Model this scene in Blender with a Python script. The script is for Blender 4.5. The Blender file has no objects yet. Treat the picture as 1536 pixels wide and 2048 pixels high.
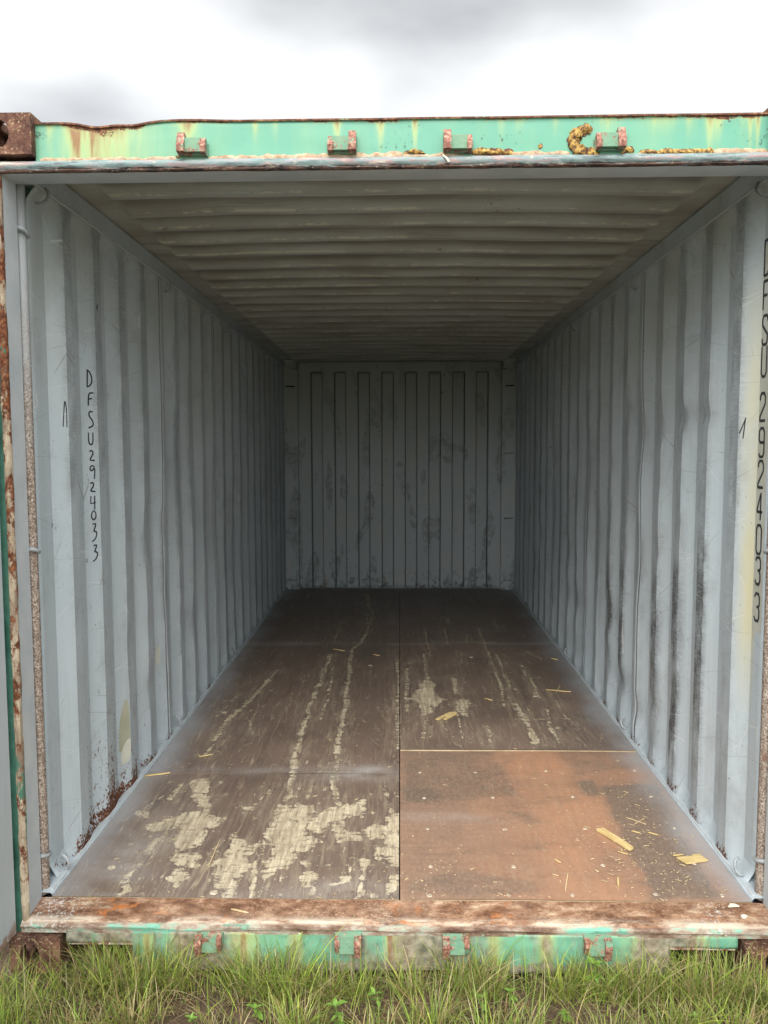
import bpy, bmesh, math, random
import numpy as np
from mathutils import Vector, Matrix, noise as mnoise

R = math.radians
rng = random.Random(7)
nrng = np.random.default_rng(11)
C = bpy.context.scene.collection
sc = bpy.context.scene

# ---------------------------------------------------------------- camera
cam_d = bpy.data.cameras.new('camera')
cam = bpy.data.objects.new('camera', cam_d)
C.objects.link(cam)
CAM_POS = Vector((0.0021, -2.6273, 1.4930))
pitch, yaw, roll = 0.0812, -0.0192, 0.0022
fwd = Vector((math.sin(yaw) * math.cos(pitch), math.cos(yaw) * math.cos(pitch), -math.sin(pitch)))
rt = Vector((math.cos(yaw), -math.sin(yaw), 0))
up = rt.cross(fwd)
r2 = rt * math.cos(roll) - up * math.sin(roll)
u2 = rt * math.sin(roll) + up * math.cos(roll)
mw = Matrix((r2, u2, -fwd)).transposed().to_4x4()
mw.translation = CAM_POS
cam.matrix_world = mw
cam_d.sensor_fit = 'HORIZONTAL'
cam_d.sensor_width = 36.0
cam_d.lens = 36.0 * 1664.6 / 1536.0
cam_d.clip_start = 0.05
cam_d.clip_end = 3000
sc.camera = cam

# ---------------------------------------------------------------- light
SUN_EL, SUN_ROT = R(42), R(186)          # high, behind the photographer
world = bpy.data.worlds.new('World')
sc.world = world
world.use_nodes = True
wt = world.node_tree
for n in list(wt.nodes): wt.nodes.remove(n)
wo = wt.nodes.new('ShaderNodeOutputWorld')
bg = wt.nodes.new('ShaderNodeBackground')
bg.inputs['Strength'].default_value = 0.1
sky = wt.nodes.new('ShaderNodeTexSky')
sky.sky_type = 'NISHITA'
sky.sun_disc = False
sky.sun_elevation = SUN_EL
sky.sun_rotation = SUN_ROT
tc = wt.nodes.new('ShaderNodeTexCoord')
mp = wt.nodes.new('ShaderNodeMapping')
mp.inputs['Location'].default_value = (0.35, 0.1, 0.55)
mp.inputs['Scale'].default_value = (1.0, 1.0, 2.2)
nz = wt.nodes.new('ShaderNodeTexNoise')
nz.inputs['Scale'].default_value = 1.9
nz.inputs['Detail'].default_value = 5
nz.inputs['Roughness'].default_value = 0.45
cr = wt.nodes.new('ShaderNodeValToRGB')
cr.color_ramp.elements[0].position = 0.36
cr.color_ramp.elements[0].color = (0.36, 0.365, 0.36, 1)
cr.color_ramp.elements[1].position = 0.62
cr.color_ramp.elements[1].color = (1.0, 1.0, 1.0, 1)
sca = wt.nodes.new('ShaderNodeVectorMath'); sca.operation = 'SCALE'
sca.inputs['Scale'].default_value = 11.5
mx = wt.nodes.new('ShaderNodeMix'); mx.data_type = 'RGBA'
mx.inputs['Factor'].default_value = 0.93
wt.links.new(tc.outputs['Generated'], mp.inputs['Vector'])
wt.links.new(mp.outputs[0], nz.inputs['Vector'])
wt.links.new(nz.outputs['Fac'], cr.inputs['Fac'])
wt.links.new(cr.outputs['Color'], sca.inputs[0])
wt.links.new(sky.outputs[0], mx.inputs['A'])
# a darker grey cloud bank ahead of the camera, over the container
nrm = wt.nodes.new('ShaderNodeVectorMath'); nrm.operation = 'NORMALIZE'
wt.links.new(tc.outputs['Generated'], nrm.inputs[0])
dotn = wt.nodes.new('ShaderNodeVectorMath'); dotn.operation = 'DOT_PRODUCT'
dotn.inputs[1].default_value = (math.sin(R(-4)) * math.cos(R(33)), math.cos(R(-4)) * math.cos(R(33)), math.sin(R(33)))
wt.links.new(nrm.outputs[0], dotn.inputs[0])
nz2 = wt.nodes.new('ShaderNodeTexNoise'); nz2.inputs['Scale'].default_value = 2.6; nz2.inputs['Detail'].default_value = 3; nz2.inputs['Roughness'].default_value = 0.5
wt.links.new(tc.outputs['Generated'], nz2.inputs['Vector'])
ad = wt.nodes.new('ShaderNodeMath'); ad.operation = 'MULTIPLY_ADD'; ad.inputs[1].default_value = 0.20
wt.links.new(nz2.outputs['Fac'], ad.inputs[0]); wt.links.new(dotn.outputs['Value'], ad.inputs[2])
mrn = wt.nodes.new('ShaderNodeMapRange'); mrn.interpolation_type = 'SMOOTHSTEP'
mrn.inputs[1].default_value = 0.68; mrn.inputs[2].default_value = 1.13; mrn.inputs[3].default_value = 1.0; mrn.inputs[4].default_value = 0.34
wt.links.new(ad.outputs[0], mrn.inputs[0])
sc2 = wt.nodes.new('ShaderNodeVectorMath'); sc2.operation = 'SCALE'
wt.links.new(sca.outputs[0], sc2.inputs[0]); wt.links.new(mrn.outputs[0], sc2.inputs['Scale'])
wt.links.new(sc2.outputs[0], mx.inputs['B'])
wt.links.new(mx.outputs['Result'], bg.inputs['Color'])
wt.links.new(bg.outputs[0], wo.inputs['Surface'])

sun_d = bpy.data.lights.new('sun', 'SUN')
sun_d.energy = 1.5
sun_d.angle = R(40)
sun_d.color = (1.0, 0.965, 0.91)
sun = bpy.data.objects.new('sun', sun_d)
C.objects.link(sun)
sd = Vector((math.sin(SUN_ROT) * math.cos(SUN_EL), math.cos(SUN_ROT) * math.cos(SUN_EL), math.sin(SUN_EL)))
sun.rotation_euler = sd.to_track_quat('Z', 'Y').to_euler()
sun.location = sd * 20

sc.view_settings.view_transform = 'Standard'
sc.view_settings.look = 'None'
sc.view_settings.exposure = 1.6
sc.view_settings.gamma = 1.0
sc.view_settings.use_curve_mapping = False
sc.render.engine = 'CYCLES'
sc.cycles.max_bounces = 8
sc.cycles.diffuse_bounces = 8
sc.cycles.use_denoising = True

# ---------------------------------------------------------------- node helpers
class NB:
    def __init__(s, name):
        s.m = bpy.data.materials.new(name); s.m.use_nodes = True
        s.t = s.m.node_tree
        for n in list(s.t.nodes): s.t.nodes.remove(n)
        s.out = s.t.nodes.new('ShaderNodeOutputMaterial')
        s.b = s.t.nodes.new('ShaderNodeBsdfPrincipled')
        s.t.links.new(s.b.outputs[0], s.out.inputs['Surface'])
        g = s.t.nodes.new('ShaderNodeNewGeometry')
        s.P = g.outputs['Position']; s.N = g.outputs['Normal']
        sp = s.t.nodes.new('ShaderNodeSeparateXYZ'); s.t.links.new(s.P, sp.inputs[0])
        s.x, s.y, s.z = sp.outputs
    def put(s, sock, v):
        if isinstance(v, bpy.types.NodeSocket): s.t.links.new(v, sock)
        elif isinstance(v, (tuple, list)) and sock.type == 'RGBA' and len(v) == 3: sock.default_value = (*v, 1)
        else: sock.default_value = v
    def m_(s, op, a, b=0.0, clamp=False):
        n = s.t.nodes.new('ShaderNodeMath'); n.operation = op; n.use_clamp = clamp
        s.put(n.inputs[0], a); s.put(n.inputs[1], b); return n.outputs[0]
    def add(s, a, b): return s.m_('ADD', a, b)
    def mul(s, a, b, clamp=False): return s.m_('MULTIPLY', a, b, clamp)
    def sub(s, a, b): return s.m_('SUBTRACT', a, b)
    def mx_(s, a, b): return s.m_('MAXIMUM', a, b)
    def inv(s, a): return s.m_('SUBTRACT', 1.0, a)
    def st(s, v, k):
        n = s.t.nodes.new('ShaderNodeVectorMath'); n.operation = 'MULTIPLY'
        s.put(n.inputs[0], v); n.inputs[1].default_value = k; return n.outputs[0]
    def off(s, v, k):
        n = s.t.nodes.new('ShaderNodeVectorMath'); n.operation = 'ADD'
        s.put(n.inputs[0], v); n.inputs[1].default_value = k; return n.outputs[0]
    def noise(s, scale, k=(1, 1, 1), o=(0, 0, 0), detail=4, rough=0.55, dist=0.0, vec=None):
        n = s.t.nodes.new('ShaderNodeTexNoise')
        v = s.off(s.st(vec or s.P, k), o)
        s.put(n.inputs['Vector'], v)
        n.inputs['Scale'].default_value = scale; n.inputs['Detail'].default_value = detail
        n.inputs['Roughness'].default_value = rough; n.inputs['Distortion'].default_value = dist
        return n.outputs['Fac']
    def vor(s, scale, k=(1, 1, 1), o=(0, 0, 0), vec=None, feature='F1', rand=1.0):
        n = s.t.nodes.new('ShaderNodeTexVoronoi'); n.feature = feature
        s.put(n.inputs['Vector'], s.off(s.st(vec or s.P, k), o))
        n.inputs['Scale'].default_value = scale; n.inputs['Randomness'].default_value = rand
        return n.outputs['Distance']
    def mr(s, v, a, b, c=0.0, d=1.0, smooth=False):
        n = s.t.nodes.new('ShaderNodeMapRange'); n.clamp = True
        if smooth: n.interpolation_type = 'SMOOTHSTEP'
        s.put(n.inputs[0], v); s.put(n.inputs[1], a); s.put(n.inputs[2], b)
        n.inputs[3].default_value = c; n.inputs[4].default_value = d
        return n.outputs[0]
    def mix(s, f, a, b, mode='MIX'):
        n = s.t.nodes.new('ShaderNodeMix'); n.data_type = 'RGBA'; n.blend_type = mode
        s.put(n.inputs['Factor'], f); s.put(n.inputs['A'], a); s.put(n.inputs['B'], b)
        return n.outputs['Result']
    def ramp(s, v, stops, const=False):
        n = s.t.nodes.new('ShaderNodeValToRGB'); e = n.color_ramp.elements
        if const: n.color_ramp.interpolation = 'CONSTANT'
        while len(e) < len(stops): e.new(0.5)
        for el, (p, c) in zip(e, stops): el.position = p; el.color = (*c, 1)
        s.put(n.inputs[0], v); return n.outputs[0]
    def attr(s, name, col=False):
        n = s.t.nodes.new('ShaderNodeAttribute'); n.attribute_name = name
        return n.outputs['Color'] if col else n.outputs['Fac']
    def bump(s, h, strength=0.5, dist=0.002, prev=None):
        n = s.t.nodes.new('ShaderNodeBump'); n.inputs['Strength'].default_value = strength
        n.inputs['Distance'].default_value = dist
        s.put(n.inputs['Height'], h)
        if prev is not None: s.put(n.inputs['Normal'], prev)
        return n.outputs[0]
    def done(s, color, rough=0.6, normal=None, metallic=0.0, spec=0.35):
        s.put(s.b.inputs['Base Color'], color); s.put(s.b.inputs['Roughness'], rough)
        s.put(s.b.inputs['Metallic'], metallic); s.b.inputs['Specular IOR Level'].default_value = spec
        if normal is not None: s.put(s.b.inputs['Normal'], normal)
        return s.m

# rust colour from noise, shared
def rust_col(n, o=(0, 0, 0), scale=40):
    v = n.noise(scale, o=o, detail=6, rough=0.7)
    return n.ramp(v, [(0.30, (0.035, 0.018, 0.014)), (0.48, (0.11, 0.045, 0.028)), (0.58, (0.20, 0.085, 0.045)), (0.72, (0.34, 0.20, 0.12))])

def mat_wall(name, side_scuff=True):
    n = NB(name)
    base = n.mix(n.noise(1.6, o=(3, 1, 0), detail=3), (0.44, 0.515, 0.56), (0.545, 0.605, 0.64))
    # vertical run marks and grime
    run = n.noise(9, k=(2.2, 2.2, 0.12), detail=5, rough=0.6)
    base = n.mix(n.mr(run, 0.5, 0.75, 0, 0.35), base, (0.36, 0.38, 0.38))
    # warm darker tint towards the roof: bounce and shade painted into the colour
    hi = n.mul(n.mr(n.z, 1.2, 2.3, 0.0, 0.55, True), n.mr(n.noise(2.5, o=(7, 7, 2)), 0.3, 0.65))
    base = n.mix(hi, base, (0.36, 0.36, 0.29))
    # scuffs: rubbed dark, made of horizontal fine lines
    sc_a = n.attr('scuff')
    lines = n.noise(30, k=(0.6, 0.6, 9.0), o=(1, 4, 0), detail=4, rough=0.7)
    blot = n.noise(11, k=(1, 1, 0.6), o=(9, 0, 0), detail=5, rough=0.65)
    sm = n.mul(n.mr(n.add(n.mul(lines, 0.5), n.mul(blot, 0.6)), 0.42, 0.64), sc_a, True)
    base = n.mix(sm, base, (0.055, 0.053, 0.05))
    # fine light scratches
    scr = n.vor(6.5, k=(1.0, 0.35, 1.0), o=(0.3, 0.2, 0), feature='DISTANCE_TO_EDGE')
    scm = n.mul(n.mr(scr, 0.0, 0.006, 1, 0), n.mr(n.noise(5, o=(5, 5, 5)), 0.46, 0.57))
    base = n.mix(n.mul(scm, 0.7), base, (0.74, 0.75, 0.72))
    scr2 = n.vor(4.3, k=(1.0, 0.5, 1.3), o=(2.3, 0.8, 4), feature='DISTANCE_TO_EDGE')
    scm2 = n.mul(n.mr(scr2, 0.0, 0.005, 1, 0), n.mr(n.noise(4, o=(1, 9, 5)), 0.50, 0.57))
    base = n.mix(n.mul(scm2, 0.6), base, (0.12, 0.11, 0.10))
    sd_ = n.noise(5.5, k=(1, 1, 0.8), o=(4, 8, 2), detail=7, rough=0.72)
    base = n.mix(n.mr(sd_, 0.54, 0.70, 0, 0.40), base, (0.27, 0.285, 0.29))
    tk = n.mul(n.mr(n.noise(48, k=(1, 1, 0.45), o=(6, 1, 3), detail=5, rough=0.8), 0.63, 0.67), n.mr(n.noise(2.4, o=(1, 3, 2)), 0.44, 0.56))
    base = n.mix(n.mul(tk, 0.8), base, (0.11, 0.10, 0.095))
    pt = n.mul(n.mr(n.noise(20, k=(1, 1, 0.5), o=(2, 2, 9), detail=6, rough=0.75), 0.66, 0.675), n.mr(n.noise(1.9, o=(7, 3, 2)), 0.50, 0.56))
    base = n.mix(n.mul(pt, 0.7), base, (0.52, 0.52, 0.42))
    base = n.mix(n.mul(n.attr('glue'), n.mr(n.noise(7, k=(1, 1, .3), detail=4), 0.3, 0.6, 0.45, 1.0)), base, (0.60, 0.56, 0.36))
    # rust: attribute says how much, noise says where
    ra = n.attr('rust')
    big = n.noise(13, k=(1, 1, 0.8), o=(2, 3, 1), detail=8, rough=0.74)
    spk = n.noise(95, o=(0, 2, 0), detail=3, rough=0.6)
    thr = n.add(n.mul(big, 0.5), n.mul(spk, 0.5))
    lim = n.sub(0.735, n.mul(ra, 0.27))
    rm = n.mr(n.sub(thr, lim), 0.0, 0.02)
    halo = n.mr(n.sub(thr, lim), -0.035, 0.0)
    base = n.mix(n.mul(halo, 0.25), base, (0.42, 0.36, 0.30))
    rust = rust_col(n, scale=60)
    base = n.mix(rm, base, rust)
    # sparse specks everywhere low down
    sp = n.vor(38, o=(0.1, 0.2, 0.3))
    spm = n.mul(n.mr(sp, 0.05, 0.09, 1, 0), n.mr(n.noise(6, o=(3, 3, 8)), 0.53, 0.60))
    base = n.mix(n.mul(spm, 0.8), base, (0.13, 0.07, 0.05))
    nb = n.bump(n.noise(55, detail=3), 0.12, 0.002)
    nb = n.bump(n.inv(n.mx_(rm, spm)), 0.5, 0.0015, nb)
    rough = n.mr(rm, 0, 1, 0.5, 0.9)
    return n.done(base, rough, nb, spec=0.3)

M = {}
M['wall'] = mat_wall('grey_wall_paint')

def mat_roof():
    n = NB('grimy_roof_paint')
    base = n.mix(n.noise(1.2, k=(1, 2, 1), detail=4), (0.41, 0.425, 0.385), (0.50, 0.53, 0.50))
    grime = n.noise(3.0, k=(0.5, 2.0, 1), o=(4, 0, 1), detail=6, rough=0.6)
    base = n.mix(n.mr(grime, 0.40, 0.68, 0, 0.65), base, (0.25, 0.215, 0.175))
    base = n.mix(n.mul(n.attr('valley'), n.mr(n.noise(4, k=(0.6, 1, 1), o=(3, 3, 3), detail=5), 0.3, 0.6, 0.35, 0.75)), base, (0.17, 0.155, 0.13))  # recess flats darkened in colour, painted shade between the bright steps
    streak = n.noise(26, k=(0.12, 2.6, 1), o=(0, 0, 5), detail=4, rough=0.7)
    base = n.mix(n.mr(streak, 0.55, 0.8, 0, 0.5), base, (0.12, 0.10, 0.085))
    # paint rubbed to cream primer along the ridges
    rd = n.attr('ridge')
    fl = n.add(n.mul(n.noise(40, k=(0.5, 1.6, 1), detail=5, rough=0.7), 0.6), n.mul(n.noise(3.2, o=(1, 1, 1)), 0.5))
    fm = n.mul(n.mr(fl, 0.565, 0.60), n.mr(rd, 0.40, 0.70))
    base = n.mix(n.mul(fm, 0.62), base, (0.66, 0.65, 0.53))
    rs = n.mul(n.mr(n.noise(30, k=(0.6, 1, 1), o=(8, 2, 0), detail=6, rough=0.75), 0.62, 0.66), n.mr(n.noise(2.2, o=(2, 6, 0)), 0.5, 0.6))
    base = n.mix(n.mul(rs, 0.7), base, (0.15, 0.075, 0.045))
    # a few pale bird-lime like splashes
    sp = n.mul(n.mr(n.noise(60, k=(0.6, 1, 1), detail=4, rough=0.8), 0.57, 0.62), n.mr(n.noise(3.3, o=(0.4, 4.4, 0)), 0.70, 0.74))
    base = n.mix(sp, base, (0.55, 0.55, 0.52))
    nb = n.bump(n.noise(18, detail=4), 0.3, 0.004)
    return n.done(base, 0.6, nb, spec=0.25)
M['roof'] = mat_roof()

def mat_green(name, header=True):
    n = NB(name)
    base = n.mix(n.noise(4, detail=3), (0.085, 0.265, 0.185), (0.12, 0.33, 0.24))
    base = n.mix(n.mr(n.noise(10, k=(1, 1, 0.2), o=(3, 0, 0), detail=4), 0.45, 0.75, 0, 0.35), base, (0.22, 0.37, 0.18))
    s_a = n.attr('streak')
    sv = n.noise(46, k=(1, 1, 0.09), o=(1, 0, 2), detail=5, rough=0.6)
    sw = n.mul(n.mr(sv, 0.25, 0.7, 0.35, 1.3), s_a)
    base = n.mix(n.mr(sw, 0.0, 0.65, 0, 0.75, True), base, (0.36, 0.40, 0.15))
    base = n.mix(n.mr(sw, 0.42, 1.05, 0, 0.9, True), base, (0.20, 0.085, 0.03))
    r_a = n.attr('rust')
    big = n.noise(22, k=(0.8, 1, 1), o=(5, 1, 0), detail=8, rough=0.75)
    spk = n.noise(210, detail=3, rough=0.6)
    thr = n.add(n.mul(big, 0.6), n.mul(spk, 0.4))
    lim = n.sub(0.80, n.mul(r_a, 0.42))
    d = n.sub(thr, lim)
    base = n.mix(n.mr(d, -0.08, -0.01, 0, 0.45), base, (0.36, 0.33, 0.13))
    rm = n.mr(d, 0, 0.025)
    rust = rust_col(n, o=(1, 1, 1), scale=70)
    base = n.mix(rm, base, rust)
    m_a = n.attr('mud')
    mm = n.mr(n.sub(n.add(n.noise(11, k=(1, 1, 0.45), o=(0, 2, 9), detail=8, rough=0.74), n.mul(m_a, 0.7)), 0.58), 0, 0.16)
    base = n.mix(n.mul(mm, 0.88), base, n.ramp(n.noise(35, detail=5), [(0.35, (0.10, 0.075, 0.058)), (0.50, (0.20, 0.165, 0.13)), (0.66, (0.33, 0.275, 0.215))]))
    # small dark chips
    ch = n.mul(n.mr(n.noise(75, k=(1, 1, 0.8), detail=5, rough=0.75), 0.60, 0.63), n.mr(n.noise(6, o=(2, 2, 3)), 0.54, 0.62))
    base = n.mix(n.mul(ch, 0.85), base, (0.05, 0.06, 0.055))
    nb = n.bump(n.inv(n.mx_(rm, ch)), 0.6, 0.002)
    nb = n.bump(n.noise(45, detail=3), 0.15, 0.003, nb)
    return n.done(base, n.mr(rm, 0, 1, 0.45, 0.9), nb, spec=0.35)
M['green'] = mat_green('green_paint')

def mat_lip():
    n = NB('worn_header_lip')
    v = n.noise(16, k=(0.5, 3, 3), detail=7, rough=0.72)
    c = n.ramp(v, [(0.28, (0.035, 0.028, 0.028)), (0.40, (0.12, 0.14, 0.15)), (0.47, (0.17, 0.25, 0.24)), (0.54, (0.24, 0.26, 0.27)), (0.60, (0.34, 0.21, 0.20)), (0.68, (0.45, 0.47, 0.40))])
    edge = n.attr('edge')
    w = n.noise(20, k=(0.6, 3, 3), o=(2, 1, 7), detail=8, rough=0.75)
    c = n.mix(n.mr(n.add(w, n.mul(edge, 0.30)), 0.60, 0.70), c, n.mix(n.mr(n.noise(34, k=(0.5, 1, 1), detail=7, rough=0.8), 0.42, 0.64), (0.016, 0.010, 0.009), (0.16, 0.085, 0.06)))
    fl = n.mr(n.noise(85, k=(0.6, 1, 1), o=(0, 6, 0), detail=4, rough=0.8), 0.60, 0.66)
    c = n.mix(n.mul(fl, 0.6), c, (0.55, 0.52, 0.38))
    nb = n.bump(n.noise(60, k=(0.5, 1, 1), detail=6, rough=0.75), 0.8, 0.004)
    return n.done(c, 0.65, nb)
M['lip'] = mat_lip()

def mat_rust(name, pale=0.0, k=(1, 1, 1), flecks=(0.62, 0.50, 0.30)):
    n = NB(name)
    v = n.noise(18, k=k, detail=8, rough=0.72)
    c = n.ramp(v, [(0.30, (0.028, 0.015, 0.013)), (0.45, (0.085, 0.04, 0.03)), (0.56, (0.15, 0.075, 0.05)), (0.70, (0.26, 0.15, 0.095))])
    c2 = n.ramp(n.noise(30, k=k, o=(4, 4, 4), detail=6, rough=0.7), [(0.38, (0.15, 0.10, 0.08)), (0.62, (0.46, 0.38, 0.30))])
    c = n.mix(pale, c, c2)
    f = n.mul(n.mr(n.noise(110, k=k, o=(1, 0, 0), detail=4, rough=0.8), 0.56, 0.62), n.mr(n.noise(9, k=k, o=(0, 0, 3)), 0.42, 0.62))
    c = n.mix(n.mul(f, 0.7), c, flecks)
    nb = n.bump(n.noise(70, k=k, detail=7, rough=0.75), 0.9, 0.004)
    return n.done(c, 0.88, nb, spec=0.2)
M['rust'] = mat_rust('brown_rust')
def mat_edge():
    n = NB('flaking_post_edge')
    tan = n.ramp(n.noise(26, k=(1, 1, 0.25), detail=7, rough=0.75), [(0.35, (0.20, 0.14, 0.10)), (0.50, (0.36, 0.29, 0.21)), (0.64, (0.56, 0.48, 0.35))])
    rs = n.ramp(n.noise(80, detail=6, rough=0.75), [(0.36, (0.05, 0.02, 0.014)), (0.52, (0.17, 0.06, 0.03)), (0.68, (0.36, 0.16, 0.07))])
    m = n.mr(n.add(n.noise(17, k=(1, 1, 0.6), o=(1, 2, 3), detail=8, rough=0.75), n.mul(n.sub(n.noise(2.1, o=(3, 3, 0), detail=2), 0.5), 0.5)), 0.50, 0.54)
    gr = n.mr(n.noise(9, k=(1, 1, 0.4), o=(8, 2, 3), detail=6, rough=0.7), 0.60, 0.63)
    c = n.mix(m, tan, rs); c = n.mix(gr, c, (0.07, 0.17, 0.12))
    return n.done(c, 0.85, n.bump(n.noise(70, detail=7, rough=0.75), 0.9, 0.005), spec=0.2)
M['edge'] = mat_edge()

def mat_sill():
    n = NB('rusty_sill_top')
    v = n.noise(14, k=(0.8, 1.4, 1), detail=9, rough=0.75)
    c = n.ramp(v, [(0.32, (0.06, 0.028, 0.017)), (0.42, (0.15, 0.07, 0.038)), (0.50, (0.25, 0.135, 0.078)), (0.57, (0.36, 0.22, 0.14)), (0.66, (0.56, 0.42, 0.28))])
    pk = n.noise(3.2, k=(1, 1, 1), o=(7, 0, 0), detail=4)
    c = n.mix(n.mr(pk, 0.5, 0.68, 0, 0.35), c, (0.30, 0.21, 0.16))
    spk = n.mr(n.noise(150, k=(0.8, 1, 1), detail=3, rough=0.7), 0.54, 0.62)
    c = n.mix(n.mul(spk, n.mr(n.noise(6, o=(3, 0, 1)), 0.45, 0.66, 0, 0.6)), c, (0.58, 0.47, 0.34))
    dk = n.mr(n.noise(85, k=(0.7, 1, 1), o=(4, 1, 0), detail=4, rough=0.75), 0.56, 0.63)
    c = n.mix(n.mul(dk, 0.6), c, (0.10, 0.045, 0.03))
    # orange fresh rust
    om = n.mul(n.mr(n.noise(16, o=(1.3, 0, 0), detail=6, rough=0.7), 0.56, 0.62), n.mr(n.noise(2.6, o=(2.2, 0.5, 0)), 0.46, 0.56))
    c = n.mix(n.mul(om, 0.75), c, (0.50, 0.17, 0.04))
    # near the front edge: broken bright cream band, then brown and green remains
    ed = n.attr('edge')
    c = n.mix(n.mul(n.mr(ed, 0.35, 0.6), n.mr(n.noise(12, k=(0.25, 1, 1), o=(9, 1, 1), detail=8, rough=0.75), 0.46, 0.56, 0, 0.75)), c, (0.62, 0.54, 0.43))
    low = n.mr(ed, 0.72, 0.85)
    lowc = n.ramp(n.noise(9, k=(0.5, 1, 1), o=(5, 5, 5), detail=7, rough=0.72), [(0.40, (0.09, 0.045, 0.03)), (0.49, (0.22, 0.15, 0.11)), (0.56, (0.36, 0.31, 0.25)), (0.62, (0.18, 0.44, 0.33))])
    c = n.mix(low, c, lowc)
    pg = n.attr('splash')
    pm = n.mr(n.add(n.noise(75, o=(2, 2, 2), detail=6, rough=0.8), n.mul(pg, 0.27)), 0.68, 0.73)
    c = n.mix(pm, c, (0.56, 0.53, 0.49))
    nb = n.bump(n.noise(60, detail=7, rough=0.75), 0.8, 0.004)
    nb = n.bump(v, 0.5, 0.008, nb)
    bk = n.mul(n.mr(n.noise(5, k=(1, 2, 1), o=(3, 6, 0), detail=8, rough=0.72), 0.56, 0.66), 0.75)
    c = n.mix(bk, c, n.mix(n.noise(70, detail=4), (0.05, 0.026, 0.018), (0.16, 0.08, 0.045)))
    return n.done(c, 0.8, nb, spec=0.25)
M['sill'] = mat_sill()

def mat_floor(name, orange=False):
    n = NB(name)
    grain = n.noise(36, k=(1.0, 0.045, 1), detail=6, rough=0.65)
    cross = n.noise(40, k=(0.07, 1.0, 1), o=(3, 3, 0), detail=4, rough=0.6)
    fog = n.noise(2.1, k=(1, 0.8, 1), o=(1, 1, 0), detail=5, rough=0.6)
    if orange:
        c = n.mix(n.mr(fog, 0.32, 0.65), (0.28, 0.155, 0.10), (0.44, 0.225, 0.125))
        c = n.mix(n.mr(n.add(n.x, n.mul(n.sub(n.noise(3.5, detail=6, rough=0.65), 0.5), 0.9)), 0.62, 0.15, 0, 0.6), c, (0.24, 0.17, 0.13))
        c = n.mix(n.mr(n.noise(38, k=(1.0, 0.06, 1), o=(5, 5, 0), detail=6, rough=0.65), 0.45, 0.75, 0, 0.35), c, (0.17, 0.115, 0.085))
        c = n.mix(n.mr(cross, 0.35, 0.7, 0, 0.3), c, (0.42, 0.26, 0.17))
        stn = n.attr('stain')
        sm = n.mr(n.add(stn, n.mul(n.sub(n.noise(7, detail=8, rough=0.72), 0.5), 1.0)), 0.25, 0.75, 0, 1, True)
        sm2 = n.mul(stn, 0.5)
        c = n.mix(n.mul(n.mx_(n.mul(sm, 0.80), n.mul(sm2, 0.4)), 1.0), c, n.mix(n.noise(7, o=(3, 0, 0), detail=4), (0.125, 0.10, 0.078), (0.17, 0.13, 0.10)))
        mt = n.noise(70, k=(1, 0.6, 1), o=(1, 2, 0), detail=5, rough=0.8)
        c = n.mix(n.mr(mt, 0.46, 0.68, 0, 0.4), c, (0.48, 0.36, 0.27))
        dk = n.noise(4.5, k=(1, 1.6, 1), o=(6, 2, 0), detail=6, rough=0.7)
        c = n.mix(n.mr(dk, 0.52, 0.72, 0, 0.55), c, (0.16, 0.115, 0.085))
    else:
        c = n.mix(n.mr(fog, 0.32, 0.66), (0.125, 0.086, 0.068), (0.205, 0.145, 0.113))
        c = n.mix(n.mr(grain, 0.42, 0.72, 0, 0.55), c, (0.20, 0.145, 0.105))
        c = n.mix(n.mr(cross, 0.45, 0.75, 0, 0.35), c, (0.17, 0.135, 0.12))
        mt = n.noise(75, k=(1, 0.35, 1), o=(1, 2, 0), detail=5, rough=0.8)
        c = n.mix(n.mr(mt, 0.46, 0.68, 0, 0.25), c, (0.30, 0.235, 0.18))
        c = n.mix(n.mr(n.noise(14, k=(1, 0.12, 1), o=(7, 2, 0), detail=6, rough=0.7), 0.54, 0.70, 0, 0.55), c, (0.065, 0.05, 0.043))
        dk = n.noise(3.3, k=(1, 1.0, 1), o=(6, 2, 0), detail=5, rough=0.6)
        c = n.mix(n.mr(dk, 0.56, 0.72, 0, 0.5), c, (0.07, 0.06, 0.055))
    # long thin scratches
    for i, (sx, o) in enumerate([(9, (0, 0, 0)), (15, (4, 1, 0)), (22, (8, 3, 0)), (12, (2, 7, 0))]):
        nn = n.noise(sx, k=(1, 0.07, 1), o=o, detail=2, rough=0.4, dist=0.35)
        l = n.mr(n.m_('ABSOLUTE', n.sub(nn, 0.5)), 0.0, 0.005, 1, 0)
        l = n.mul(l, n.mr(n.noise(7, k=(1, 0.5, 1), o=(o[0] + 5, 2, 0), detail=4), 0.43, 0.56))
        c = n.mix(n.mul(l, 0.25 if orange else 0.72), c, (0.44, 0.36, 0.25))
    # worn through to raw plywood
    w = n.attr('wear')                      # signed distance (m) inside positive
    rag = n.noise(21, k=(0.6, 1.3, 1), o=(2, 0, 0), detail=9, rough=0.74)
    rag2 = n.noise(120, k=(0.5, 1, 1), detail=3)
    namp = n.mr(w, -0.006, 0.02, 0.045, 0.24)
    d = n.add(w, n.add(n.mul(n.sub(rag, 0.5), namp), n.mul(n.sub(rag2, 0.5), 0.016)))
    wm = n.mr(d, 0.0, 0.003)
    keep = n.mx_(n.mr(n.noise(60, k=(1.0, 0.30, 1), o=(6, 6, 0), detail=7, rough=0.8), 0.545, 0.58), n.mr(n.noise(34, k=(0.35, 1.3, 1), o=(1, 6, 0), detail=7, rough=0.8), 0.57, 0.60))
    wm = n.mul(wm, n.inv(n.mul(keep, n.mr(d, 0.035, 0.0, 0.45, 1.0))))
    scuffed = n.mul(n.mr(d, -0.085, 0.0, 0, 1), n.mr(n.noise(42, k=(1.0, 0.10, 1), o=(1, 9, 0), detail=6, rough=0.75), 0.47, 0.60))
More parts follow.
